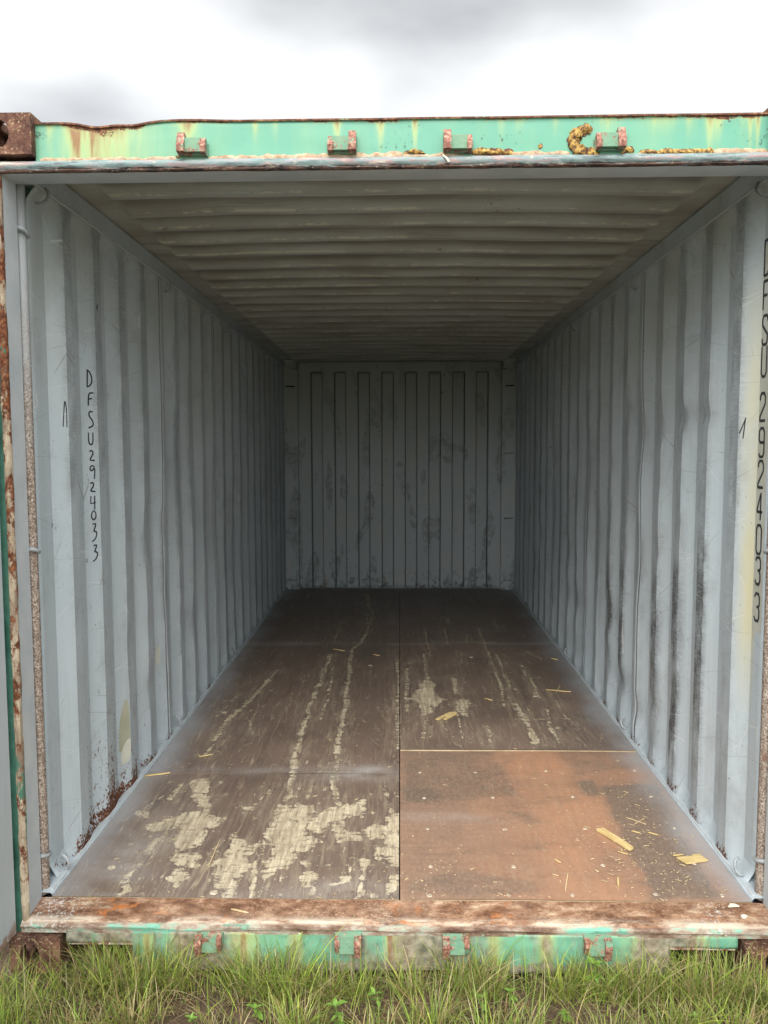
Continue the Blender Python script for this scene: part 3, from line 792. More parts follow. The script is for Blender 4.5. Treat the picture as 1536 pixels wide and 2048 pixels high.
    # weld beads on the joints
    for q in cuts[1:-1]:
        bm = bmesh.new(); y = ys[q]
        tube(bm, [(wall_x(s, y, z) - s * 0.0005, y + 0.0015 * math.sin(z * 9), z) for z in np.linspace(0.08, zrail(y) - 0.06, 60)], 0.0016, 6)
        obj('weld_seam', bm_mesh('weld_seam', bm, M['trim'], sharp=80), box)
build_wall(-1); build_wall(1)

# ---- top and bottom side rails
def rail_mesh(name, s, top):
    ys = np.linspace(0.012 if top else 0.0, LEN + 0.05, 90)
    P = []
    for y in ys:
        if top: pr = [(XI + 0.05, zrail(y) + .002), (XI - 0.003, zrail(y)), (XI - 0.004, zrail(y) + 0.012), (XI - 0.002, zceil(y) - 0.012), (XI + 0.002, zceil(y) - 0.008), (XI + 0.053, zceil(y) - 0.008), (XI + 0.053, zrail(y) + .002)]
        else:
            w = 0.003 * fbm(y, s, 0, 9)
            pr = [(XI - 0.014 + w, -0.02), (XI - 0.013 + w, 0.007), (XI - 0.006, 0.013 + 0.5 * w), (XI + 0.055, 0.014), (XI + 0.055, -0.155), (XI + 0.012, -0.155), (XI + 0.012, -0.02)]
        P.append([(s * a, y, b) for a, b in pr])
    P = np.array(P)
    RU = np.zeros(P.shape[:2])
    if not top:
        for i, y in enumerate(ys): RU[i, :] = (0.62 if s < 0 else 0.50) * (0.6 + 0.8 * max(0, fbm(y, 3, s, 3)))* (1 if y > .25 else .7)
    else: RU[:] = 0.08
    me = grid_np(name, P, M['wall'], {'rust': RU, 'scuff': RU * 0}, flip=(s < 0), sharp=30)
    return me
for s in (-1, 1):
    o = obj('top_side_rail', rail_mesh('top_side_rail', s, True), box)
    bm = bmesh.new()
    tube(bm, [(s * (XI - 0.004 + 0.0015 * fbm(y, s, 2, 20)), y, zrail(y) - 0.001) for y in np.linspace(0.06, LEN, 200)], 0.0045, 6)
    obj('weld_bead', bm_mesh('weld_bead', bm, M['trim'], sharp=80), box)
    obj('bottom_side_rail', rail_mesh('bottom_side_rail', s, False), box)
    bm = bmesh.new()
    tube(bm, [(s * (XI - 0.004 + 0.004 * fbm(y, s, 5, 8)), y, 0.012) for y in np.linspace(0.02, LEN, 260)], [0.004 + 0.003 * abs(fbm(y, s, 8, 15)) for y in np.linspace(0.02, LEN, 260)], 6)
    obj('weld_bead', bm_mesh('weld_bead', bm, M['trim'], sharp=80), box)

# ---- roof: stamped panels
def build_roof():
    RY = [0.425, 0.645, 0.852, 1.075, 1.312, 1.59]
    while RY[-1] < 5.6: RY.append(RY[-1] + 0.247)
    ys = [0.005, 0.06, 0.12, 0.2, 0.3]
    for Y in RY: ys += [Y - 0.060, Y - 0.040, Y - 0.02, Y, Y + 0.02, Y + 0.04, Y + 0.06, Y + 0.075, Y + 0.09, Y + 0.105, Y + 0.14]
    ys = sorted(set(round(v, 4) for v in ys if v < LEN)) + [LEN + 0.06]
    xs = np.concatenate([[-1.215, -1.165, -1.12, -1.09, -1.075, -1.06, -1.045, -1.03], np.linspace(-1.0, 1.0, 41), [1.03, 1.045, 1.06, 1.075, 1.09, 1.12, 1.165, 1.215]])
    P = np.zeros((len(ys), len(xs), 3)); RD = np.zeros(P.shape[:2]); VA = np.zeros(P.shape[:2])
    for i, y in enumerate(ys):
        h = 0; rd = 0
        for Y in RY:
            t = y - Y
            if -0.040 <= t <= 0.105:
                if t < 0: h = (t + 0.040) / 0.040
                elif t <= 0.045: h = 1
                else: h = 1 - (t - 0.045) / 0.06
                rd = max(rd, 1.0 if -0.001 <= t <= 0.001 else 0.0)
        for j, x in enumerate(xs):
            f = min(1, max(0, (1.085 - abs(x)) / 0.05)); f = f * f * (3 - 2 * f)
            z = zceil(y) - 0.030 * h * f + 0.014 * (1 - (x / 1.2) ** 2)
            z += 0.005 * fbm(x, y, 0, 1.3) + 0.002 * fbm(x, y, 4, 5)
            if abs(x) > 1.11: z = zceil(y) + 0.001 * fbm(x, y, 0, 6)
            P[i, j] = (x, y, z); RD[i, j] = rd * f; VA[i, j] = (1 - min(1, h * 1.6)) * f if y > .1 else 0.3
    cuts = [0] + [min(range(len(ys)), key=lambda q: abs(ys[q] - v)) for v in (1.22, 2.45, 3.70, 4.92)] + [len(ys) - 1]
    for a, b in zip(cuts, cuts[1:]):
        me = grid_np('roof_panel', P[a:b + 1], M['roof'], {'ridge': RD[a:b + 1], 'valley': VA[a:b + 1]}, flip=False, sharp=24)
        me.materials.append(M['green'])
        o = obj('roof_panel', me, box)
        sm = o.modifiers.new('thickness', 'SOLIDIFY'); sm.thickness = 0.002; sm.offset = -1; sm.material_offset = 1
build_roof()

# ---- end wall
def build_end():
    rec = [(-.905, -.797), (-.663, -.555), (-.422, -.312), (-.180, -.068), (.061, .174), (.304, .416), (.545, .660), (.788, .901)]
    sl = 0.006
    xs = [-1.10, -1.0, -.95]; dep = [0, 0, 0]
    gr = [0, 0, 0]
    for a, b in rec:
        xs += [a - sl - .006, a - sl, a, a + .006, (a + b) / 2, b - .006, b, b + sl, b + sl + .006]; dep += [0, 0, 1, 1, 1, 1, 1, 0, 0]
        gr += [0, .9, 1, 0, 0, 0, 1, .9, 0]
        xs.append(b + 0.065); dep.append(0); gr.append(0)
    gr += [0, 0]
    xs += [1.0, 1.10]; dep += [0, 0]
    # thin raised edge strips at both sides
    ztop = 2.228
    zs = [0.0] + list(np.linspace(0.05, ztop - 0.03, 40)) + [ztop - 0.012, ztop, ztop + 0.012, 2.37]
    P = np.zeros((len(xs), len(zs), 3)); GR = np.zeros(P.shape[:2])
    for i, x in enumerate(xs):
        for j, z in enumerate(zs):
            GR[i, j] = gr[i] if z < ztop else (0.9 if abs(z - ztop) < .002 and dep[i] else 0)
            d = 0.052 * dep[i]
            if z > ztop - 0.001: d = 0
            elif z > ztop - 0.02: d *= 0.8
            P[i, j] = (x + 0.002 * fbm(x * 3, z * 2, 1, 1), LEN + d + 0.004 * fbm(x * 2, z * 1.5, 3, 1), z)
    me = grid_np('end_wall', P, M['end'], {'groove_shade': GR}, flip=False, sharp=20)
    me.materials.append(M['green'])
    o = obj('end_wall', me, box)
    sm = o.modifiers.new('thickness', 'SOLIDIFY'); sm.thickness = 0.002; sm.offset = -1; sm.material_offset = 1
    obj('end_rail', box_me('end_rail', -1.02, 1.02, LEN - 0.028, LEN + 0.08, 2.243, 2.325, M['end'], 0.004), box)
    obj('end_rail', box_me('end_rail_top', -1.16, 1.16, LEN - 0.004, LEN + 0.09, 2.331, 2.365, M['trim'], 0.004), box)
    obj('end_sill', box_me('end_sill', -1.05, 1.05, LEN - 0.006, LEN + 0.09, -0.155, 0.006, M['end'], 0.003), box)
    for s in (-1, 1):
        a, b = sorted((s * 1.038, s * 1.219))
        obj('end_post', box_me('end_post', a, b, LEN - 0.07, LEN + 0.09, -0.03, 2.245, M['end'], 0.004), box)
        a, b = sorted((s * 1.045, s * 1.219))
        obj('post_cap', box_me('post_cap', a, b, LEN - 0.085, LEN + 0.09, 2.258, 2.36, M['end'], 0.004), box)
        a, b = sorted((s * 1.03, s * 1.012))
        obj('edge_strip', box_me('edge_strip', a, b, LEN - 0.012, LEN + .001, 0.02, 2.235, M['end'], 0.002), box)
        for z in (2.08, 1.40, 0.74, 0.10):
            bm = bmesh.new()
            tube(bm, [(s * 1.150, LEN - 0.075, z), (s * 1.148, LEN - 0.10, z), (s * 1.075, LEN - 0.10, z - 0.003), (s * 1.070, LEN - 0.072, z - 0.003)], 0.006, 8)
            obj('lashing_bar', bm_mesh('lashing_bar', bm, M['dark' if z > 2 else 'ring'], sharp=60), box)
build_end()

# ---- underframe
obj('underframe', box_me('underframe', -1.15, 1.15, 0.06, LEN + 0.08, -0.150, -0.032, M['dark'], 0), box)

# ================================================================ FLOOR PANELS
def seg_dist(X, Y, a, b):
    ax, ay = a; bx, by = b
    dx, dy = bx - ax, by - ay
    t = np.clip(((X - ax) * dx + (Y - ay) * dy) / (dx * dx + dy * dy + 1e-9), 0, 1)
    return np.hypot(X - ax - t * dx, Y - ay - t * dy)
def poly_sd(X, Y, poly):
    d = np.full(X.shape, 9.0); inside = np.zeros(X.shape, bool)
    n = len(poly)
    for i in range(n):
        a, b = poly[i], poly[(i + 1) % n]
        d = np.minimum(d, seg_dist(X, Y, a, b))
        c = ((a[1] > Y) != (b[1] > Y))
        with np.errstate(divide='ignore', invalid='ignore'):
            xi = (b[0] - a[0]) * (Y - a[1]) / (b[1] - a[1] + 1e-12) + a[0]
        inside ^= c & (X < xi)
    return np.where(inside, d, -d)
def vn(X, Y, f, seed):
    g = np.random.default_rng(seed).uniform(-.5, .5, (512, 512))
    u = X * f + 200; v = Y * f + 20
    i = np.floor(u).astype(int); j = np.floor(v).astype(int); a = u - i; b = v - j
    a = a * a * (3 - 2 * a); b = b * b * (3 - 2 * b)
    i %= 511; j %= 511
    return (g[i, j] * (1 - a) + g[i + 1, j] * a) * (1 - b) + (g[i, j + 1] * (1 - a) + g[i + 1, j + 1] * a) * b
def floor_panel(x0, x1, y0, y1, lift, orange=False):
    nx = int((x1 - x0) / 0.009) + 1; ny = int((y1 - y0) / 0.011) + 1
    xs = np.linspace(x0, x1, nx); ys = np.linspace(y0, y1, ny)
    X, Y = np.meshgrid(xs, ys, indexing='ij')
    W = np.full(X.shape, -0.2)
    wx = 0.030 * vn(X, Y, 6, 1) + 0.022 * vn(X, Y, 17, 2) + 0.012 * vn(X, Y, 40, 3)
    wy = 0.045 * vn(X, Y, 7, 4) + 0.035 * vn(X, Y, 19, 5) + 0.02 * vn(X, Y, 45, 6)
    XX, YY = X + wx, Y + wy
    if not orange:
        for pts, hw in STROKES:
            for a, b in zip(pts, pts[1:]):
                W = np.maximum(W, (hw * 1.0 + 0.0015) - 0.05 * hw + 0.9 * hw * vn(X, Y, 9, 8) - seg_dist(X + wx * min(0.5, hw / 0.02), Y, a, b))
        for poly in PATCHES: W = np.maximum(W, np.clip(poly_sd(XX, YY, poly) + 0.010, -0.2, 0.036))
    W = np.clip(W, -0.2, 0.05)
    S = np.zeros(X.shape)
    if orange:
        for poly, v in STAINS: S = np.maximum(S, v * np.clip(0.5 + poly_sd(X, Y, poly) / 0.08, 0, 1))
    H = np.zeros(X.shape)
    def blob(cx, cy, rx, ry, a):
        nonlocal H
        H = np.maximum(H, a * np.exp(-((X - cx) / rx) ** 2 - ((Y - cy) / ry) ** 2))
    if not orange:
        blob(-0.2, 1.06, 0.20, 0.08, 0.9); blob(-0.6, 1.08, 0.5, 0.05, 0.35); blob(-0.06, 4.3, 0.05, 0.5, 0.35)
        blob(-0.75, 3.52, 0.6, 0.06, 0.5); blob(0.75, 3.53, 0.55, 0.06, 0.6); blob(-0.98, 0.2, .12, .35, .5); blob(-0.3, 0.02, 0.5, 0.10, 0.4)
        blob(0.0, 3.5, 0.4, 0.04, 0.5)
    else:
        blob(0.2, 0.6, 0.35, 0.05, 0.25)
    Z = np.zeros(X.shape) + lift
    Z += 0.0015 * np.sin(X * 5 + Y * 3) + 0.001 * np.sin(Y * 11 + X * 2)
    P = np.stack([X, Y, Z], -1)
    me = grid_np('floor_panel', P, M['floor_orange' if orange else 'floor'], {'wear': W, 'stain': S, 'haze': H}, sharp=60)
    top = obj('floor_panel', me, box)
    # core of the board, visible at its edges
    core = box_me('board_core', x0 + .0008, x1 - .0008, y0 + .0008, y1 - .0008, -0.028, lift - 0.0035, M['rawwood'], 0)
    obj('board_core', core, top)
    return top
G = 0.0022
panels = []
for (x0, x1, cutsY) in ((-1.1535, -G, (0.0, 1.045, 3.51, LEN)), (G, 1.1535, (0.0, 1.335, 3.51, LEN))):
    for k, (a, b) in enumerate(zip(cutsY, cutsY[1:])):
        orange = x0 > 0 and k == 0
        lift = 0.0 if not (x0 > 0 and k == 1) else 0.006
        panels.append(floor_panel(x0, x1, a + (G if k else 0.002), b - G, lift, orange))
panels[3]['label'] = 'orange brown replacement floor panel with dark stain'
# filled screw heads in the orange panel
bm = bmesh.new(); bmesh.ops.create_cone(bm, cap_ends=True, segments=12, radius1=0.0085, radius2=0.007, depth=0.0024)
screw_me = bm_mesh('screw', bm, M['screw'])
SCR = [(0.093, 1.059), (0.344, 1.063), (0.669, 1.086), (1.075, 1.094), (0.103, 0.785), (0.395, 0.794), (0.734, 0.805), (1.065, 0.814), (0.108, 0.501), (0.408, 0.501), (0.721, 0.512), (1.069, 0.521), (0.11, 0.211), (0.403, 0.215), (0.721, 0.229), (1.049, 0.247), (0.099, 0.022), (0.361, 0.026), (0.573, 0.030), (0.85, 0.041), (1.067, 0.036)]
for x, y in SCR:
    o = obj('screw', screw_me, panels[3], at=(x, y, 0.0022)); o.scale = (rng.uniform(.8, 1.25), rng.uniform(.8, 1.2), 1); o.rotation_euler.z = rng.uniform(0, 6)
for x, y in [(-1.02, 0.19), (-0.62, 0.03), (-0.98, 1.9), (-0.2, 2.9), (0.5, 3.1), (0.8, 2.2)]:
    p = panels[0] if y < 1 and x < 0 else panels[1] if x < 0 else panels[4]
    o = obj('screw', screw_me, p, at=(x, y, 0.0085 if x > 0 else 0.0025)); o.rotation_euler.z = rng.uniform(0, 6); o.scale = (1.7, 1.7, 1)

# ================================================================ SILL
def build_sill():
    xs = np.linspace(-1.205, 1.205, 300)
    pr = [(0.0, -0.030, 0), (0.0, -0.002, 0), (-0.015, -0.005, 0.1), (-0.04, -0.008, 0.2), (-0.065, -0.011, 0.3), (-0.082, -0.014, 0.42), (-0.092, -0.014, 0.5), (-0.100, -0.016, 0.6),
          (-0.106, -0.018, 0.66), (-0.110, -0.022, 0.76), (-0.116, -0.025, 0.85), (-0.121, -0.030, 0.95), (-0.121, -0.037, 1.0), (-0.115, -0.042, 1.0), (-0.114, -0.055, 1.0)]
    P = np.zeros((len(xs), len(pr), 3)); E = np.zeros(P.shape[:2]); S = np.zeros(P.shape[:2])
    for i, x in enumerate(xs):
        for j, (y, z, e) in enumerate(pr):
            k = 1.0 if 1 < j < 13 else 0.2
            P[i, j] = (x, y + k * 0.003 * fbm(x, j, 0, 3.5), z + k * (0.003 * fbm(x, j * 0.3, 4, 6) + (0.005 * max(0, fbm(x, 0, 9, 2)) if e > .5 else 0)))
            E[i, j] = e
            S[i, j] = max(0.62 * math.exp(-((x + 1.12) / 0.14) ** 2), 0.5 * math.exp(-((x - 1.0) / 0.10) ** 2))
    obj('door_sill', grid_np('door_sill', P, M['sill'], {'edge': E, 'splash': S}, flip=True, sharp=40), box)
    # green front face, with the two lifting pockets cut out
    zs = np.linspace(-0.176, -0.048, 14)
    xs = np.linspace(-1.06, 1.06, 213)
    P = np.zeros((len(xs), len(zs), 3)); ST = np.zeros(P.shape[:2]); MU = np.zeros(P.shape[:2]); RU = np.zeros(P.shape[:2])
    sx = [(-.92, .03), (-.80, .015), (-.70, .03), (-.5, .04), (-.33, .02), (-.03, .012), (.02, .05), (.30, .02), (.46, .02), (.78, .05), (.93, .03)]
    for i, x in enumerate(xs):
        for j, z in enumerate(zs):
            dent = 0.006 * fbm(x, z, 2, 3) + 0.003 * fbm(x, z * 2, 7, 9)
            zz = z
            if j == 0: zz = z + 0.012 * fbm(x, 1, 1, 4)
            P[i, j] = (x, -0.112 + dent - 0.002, zz)
            ST[i, j] = 0.15 + 0.7 * sum(math.exp(-((x - a) / w) ** 2) for a, w in sx)
            MU[i, j] = max(0.14, 0.62 * (1 - (z + 0.176) / 0.05)) + 0.45 * math.exp(-((x + 0.62) / 0.07) ** 2) + 0.45 * math.exp(-((x - .82) / .08) ** 2) + (0.3 if x < -.86 else 0) + 0.3 * math.exp(-((x - .1) / .12) ** 2)
            RU[i, j] = 0.12 + 0.5 * max(0, 1 - (-0.048 - z) / 0.02) + 0.25 * max(0, 1 - (z + 0.176) / 0.025)
    ci = (xs[:-1] + xs[1:]) / 2; cz = (zs[:-1] + zs[1:]) / 2
    skip = ((np.abs(ci)[:, None] > 0.852) & (np.abs(ci)[:, None] < 1.07) & (cz[None, :] < -0.088))
    fp = obj('sill_face', grid_np('sill_face', P, M['green'], {'streak': ST, 'mud': MU, 'rust': RU}, sharp=40, skip=skip), box)
    fm = fp.modifiers.new('thickness', 'SOLIDIFY'); fm.thickness = 0.006; fm.offset = -1
    for s in (-1, 1):   # pocket roof and walls
        bm = bmesh.new()
        a, b = sorted((s * 0.850, s * 1.050))
        add_box(bm, a - .003, b + .003, -0.116, 0.055, -0.092, -0.086)
        q = a if s > 0 else b
        add_box(bm, q - 0.003, q + 0.003, -0.104, 0.055, -0.17, -0.094)
        obj('lifting_pocket', bm_mesh('lifting_pocket', bm, M['edge']), box)
build_sill()
obj('sill_back', box_me('sill_back', -1.04, 1.04, 0.0, 0.06, -0.15, -0.034, M['dark'], 0), box)

# ================================================================ HEADER
ZT = lambda x: 2.4475 + 0.004 * x
def build_header():
    xs = np.linspace(-1.078, 1.078, 320)
    nz_ = 16
    SX = [(-1.033, .012, .8), (-.958, .030, 1.0), (-.906, .014, .8), (-.84, .03, .5), (-.624, .030, .95), (-.424, .010, .6), (-.365, .010, .5), (-.181, .014, .9), (-.056, .014, .9), (.047, .010, 1.0), (.30, .012, .4), (.35, .02, .45), (.457, .012, .4), (.61, .045, .45), (.762, .055, .5), (.85, .02, .45), (.907, .018, 1.0), (.936, .014, .6), (1.0, .012, .5), (1.023, .008, 1.0), (1.045, .010, .9)]
    def topz(x):
        z = ZT(x)
        z -= 0.013 * math.exp(-((x + 0.89) / 0.055) ** 2) + 0.009 * math.exp(-((x + 0.79) / 0.05) ** 2) - 0.004 * math.exp(-((x + 0.62) / 0.1) ** 2)
        if x > -0.7: z += 0.0008 * fbm(x, 0, 0, 5)
        return z
    prof_ = []
    P = []; ST = []; RU = []; MU = []
    for x in xs:
        tz = topz(x); col = []; st = []; ru = []
        base = sum(a * math.exp(-((x - c) / w) ** 2) for c, w, a in SX)
        pts = [(-0.0, tz - 0.002), (-0.04, tz), (-0.095, tz + 0.001), (-0.1065, tz - 0.0015), (-0.1065, tz - 0.0065), (-0.100, tz - 0.0085)]
        z1 = 2.336 + 0.003 * x
        for k in range(1, nz_ + 1):
            pts.append((-0.100 + 0.0016 * fbm(x, k * 0.02, 2, 2.2), tz - 0.0085 + (z1 - tz + 0.0085) * k / nz_))
        for q, (y, z) in enumerate(pts):
            col.append((x, y, z))
            dz = tz - z
            left = math.exp(-((x + 0.87) / 0.16) ** 2)
            st.append(base * math.exp(-max(0, dz - 0.008) / (0.045 if base < .8 else 0.07)) * (1.0 if q >= 5 else 0.3) + 0.5 * left)
            r = 0.95 if q < 5 else 0.0
            if q >= 5:
                r = 0.72 * math.exp(-((dz - 0.008) / 0.010) ** 2) * (0.55 + 0.45 * (fbm(x, 0, 3, 4) > 0)) + 0.62 * left * math.exp(-((dz - 0.030) / 0.020) ** 2)
                r += 0.30 * math.exp(-((z - z1) / 0.012) ** 2)
                r += 0.35 * math.exp(-((x - 0.95) / 0.08) ** 2) * math.exp(-((dz - 0.008) / 0.02) ** 2)
                for cx, cz_, cr_ in [(.545, 2.405, .018), (.515, 2.375, .016), (.525, 2.35, .018), (.57, 2.345, .02), (.235, 2.35, .02), (.29, 2.35, .02), (.66, 2.35, .018), (.76, 2.345, .03), (.86, 2.345, .03), (.413, 2.362, .009), (.045, 2.35, .02)]:
                    r = max(r, 0.52 * math.exp(-(((x - cx) ** 2 + (z - cz_) ** 2) / cr_ ** 2)))
                for cx, cz_ in [(.33, 2.372), (.36, 2.375), (.455, 2.40), (.47, 2.395), (.905, 2.36), (.92, 2.36), (.95, 2.36), (.745, 2.365), (.30, 2.375)]:
                    r = max(r, 0.6 * math.exp(-(((x - cx) ** 2 + (z - cz_) ** 2) / 0.007 ** 2)))
            ru.append(r)
        P.append(col); ST.append(st); RU.append(ru)
    P = np.array(P)
    o = obj('door_header', grid_np('door_header', P, M['green'], {'streak': np.array(ST), 'rust': np.array(RU), 'mud': np.full(P.shape[:2], -0.5)}, sharp=40, flip=True), box)
    # rounded lip under it
    xs = np.linspace(-1.19, 1.19, 420)
    pr = [(-0.098, 2.336, 0), (-0.106, 2.335, 0.1), (-0.113, 2.331, 0), (-0.117, 2.325, 0), (-0.117, 2.319, 0), (-0.114, 2.313, 0.15), (-0.110, 2.309, .6), (-0.111, 2.305, 1), (-0.107, 2.301, 1), (-0.100, 2.300, 0.9)]
    P = np.zeros((len(xs), len(pr), 3)); E = np.zeros(P.shape[:2])
    for i, x in enumerate(xs):
        for j, (y, z, e) in enumerate(pr):
            P[i, j] = (x, y + 0.0022 * fbm(x, j * .4, 0, 9), z + 0.003 * x + 0.0016 * fbm(x, j * .4, 4, 14)); E[i, j] = e
    obj('header_lip', grid_np('header_lip', P, M['lip'], {'edge': E}, flip=True, sharp=60), box)
    # grey underside / return
    bm = bmesh.new(); add_box(bm, -1.188, 1.188, -0.0995, 0.0, 2.3005, 2.318)
    bmesh.ops.rotate(bm, cent=(0, 0, 2.30), matrix=Matrix.Rotation(-0.003, 3, 'Y'), verts=bm.verts[:])
    obj('header_return', bm_mesh('header_return', bm, M['trim'], 0.0015), box)
    obj('header_back', box_me('header_back', -1.16, 1.16, -0.004, 0.004, 2.320, 2.437, M['trim'], 0), box)
build_header()

# sealant bead along the bottom of the header face
def lump_strip(name, pts, rad, mat, seg=10, amp=0.35, fr=60, flat=0.6, n=None, parent=box, label=None):
    pts = [Vector(p) for p in pts]
    L = sum((b - a).length for a, b in zip(pts, pts[1:]))
    n = n or max(8, int(L / 0.004))
    out = []; rr = []
    tot = 0; acc = [0]
    for a, b in zip(pts, pts[1:]): tot += (b - a).length; acc.append(tot)
    for i in range(n + 1):
        d = tot * i / n
        k = max(j for j in range(len(acc)) if acc[j] <= d + 1e-9); k = min(k, len(pts) - 2)
        t = (d - acc[k]) / (acc[k + 1] - acc[k] + 1e-9)
        out.append(pts[k].lerp(pts[k + 1], t))
    for i, p in enumerate(out):
        e = min(1, (min(i, n - i) + 0.6) / 3) ** 0.5
        rr.append(rad * e * (1 + amp * 1.2 * fbm(p.x, p.z, 3, fr * 0.5)))
    bm = bmesh.new(); tube(bm, out, rr, seg)
    for v in bm.verts:
        q = v.co
        v.co.x += rad * amp * fbm(q.x, q.y, q.z, fr); v.co.z += rad * amp * fbm(q.x, q.y, q.z + 5, fr); v.co.y += rad * amp * 0.8 * fbm(q.x + 3, q.y, q.z, fr)
        c = pts[0].y; v.co.y = c + (v.co.y - c) * flat
    return obj(name, bm_mesh(name, bm, mat, sharp=55), parent, label=label)
def bz(x): return 2.337 + 0.003 * x
for a, b, r in [(-1.065, -0.66, .0065), (-0.56, 0.01, .0095), (0.01, 0.19, .007), (0.33, 0.50, .0095), (0.70, 0.93, .005), (0.92, 1.075, .0095)]:
    n = max(3, int((b - a) / 0.02))
    lump_strip('sealant_bead', [(a + (b - a) * i / n, -0.102, bz(a + (b - a) * i / n) + 0.002 * fbm(i, a, 0, 1.7)) for i in range(n + 1)], r, M['cream'], amp=0.55, fr=38, flat=0.45)
FO = [([(0.560, 2.414), (0.528, 2.403), (0.512, 2.385), (0.511, 2.364), (0.528, 2.348), (0.553, 2.340), (0.588, 2.338)], .0125), ([(0.215, 2.344), (0.245, 2.350), (0.267, 2.346), (0.3, 2.347), (0.335, 2.343)], .0085),
      ([(0.65, 2.344), (0.668, 2.352), (0.687, 2.345)], .009), ([(0.705, 2.341), (0.791, 2.342), (0.849, 2.343), (0.92, 2.342)], .0065), ([(0.408, 2.362), (0.419, 2.363)], .006), ([(0.015, 2.347), (0.045, 2.351), (0.076, 2.344)], .006), ([(-0.66, 2.341), (-.648, 2.342)], .004), ([(0.51, 2.345), (0.545, 2.339)], .008)]
for pts, r in FO:
    lump_strip('foam_rim', [(x, -0.100, z) for x, z in pts], r * 1.28, M['rust'], amp=0.45, fr=70, flat=0.18)
    lump_strip('foam_sealant', [(x, -0.101, z) for x, z in pts], r, M['foam'], seg=14, amp=0.6, fr=75, flat=0.8)
bm = bmesh.new(); tube(bm, [(0.128, -0.120, 2.334), (0.137, -0.123, 2.326), (0.146, -0.121, 2.314)], [0.002, 0.0032, 0.0036], 6)
obj('hanging_sealant_scrap', bm_mesh('hanging_sealant_scrap', bm, M['flake']), box)

# ================================================================ CORNER POSTS, CASTINGS
def casting_mesh():
    bm = bmesh.new(); add_box(bm, -0.081, 0.081, -0.089, 0.089, -0.059, 0.059)
    me = bm_mesh('corner_casting', bm, M['rust'], 0.005)
    o = bpy.data.objects.new('tmp', me); C.objects.link(o)
    cs = []
    def cutter(kind, sc_, loc, rot):
        b = bmesh.new()
        if kind == 'box': bmesh.ops.create_cube(b, size=1)
        else: bmesh.ops.create_cone(b, cap_ends=True, segments=28, radius1=0.5, radius2=0.5, depth=1)
        bmesh.ops.scale(b, vec=sc_, verts=b.verts[:]); bmesh.ops.rotate(b, matrix=rot, verts=b.verts[:]); bmesh.ops.translate(b, vec=loc, verts=b.verts[:])
        m = bpy.data.meshes.new('c'); b.to_mesh(m); b.free(); m.materials.append(M['rust'])
        c = bpy.data.objects.new('c', m); C.objects.link(c); cs.append(c)
        d = o.modifiers.new('b', 'BOOLEAN'); d.operation = 'DIFFERENCE'; d.object = c; d.solver = 'EXACT'
    I = Matrix.Identity(3)
    cutter('box', (0.108, 0.122, 0.070), (0, 0, 0), I)
    cutter('cyl', (0.062, 0.080, 0.06), (-0.016, -0.085, 0.0), Matrix.Rotation(R(90), 3, 'X'))     # front oval
    cutter('cyl', (0.078, 0.064, 0.06), (-0.075, 0.0, 0.0), Matrix.Rotation(R(90), 3, 'Y'))        # outer side oval
    cutter('cyl', (0.075, 0.125, 0.06), (0, 0, 0.055), I)                                          # top oval
    bpy.context.view_layer.update()
    dg = bpy.context.evaluated_depsgraph_get()
    out = bpy.data.meshes.new_from_object(o.evaluated_get(dg)); out.name = 'corner_casting'
    for c in cs: bpy.data.objects.remove(c)
    bpy.data.objects.remove(o)
    b = bmesh.new(); b.from_mesh(out)
    bmesh.ops.triangulate(b, faces=[f for f in b.faces if len(f.verts) > 4])
    b.to_mesh(out); b.free()
    for p in out.polygons: p.use_smooth = True
    out.set_sharp_from_angle(angle=R(35))
    return out
cm = casting_mesh()
for sx in (-1, 1):
    for yc, fy in ((-0.040, 1), (LEN + 0.015, -1)):
        for zc, fz in ((2.407, 1), (-0.123, -1)):
            o = obj('corner_casting', cm, box, at=(sx * 1.158, yc, zc + (0.004 * sx if fz > 0 else 0)))
            o.scale = (-sx if sx > 0 else 1, fy, fz)
            o.scale = (1 if sx < 0 else -1, fy, fz)
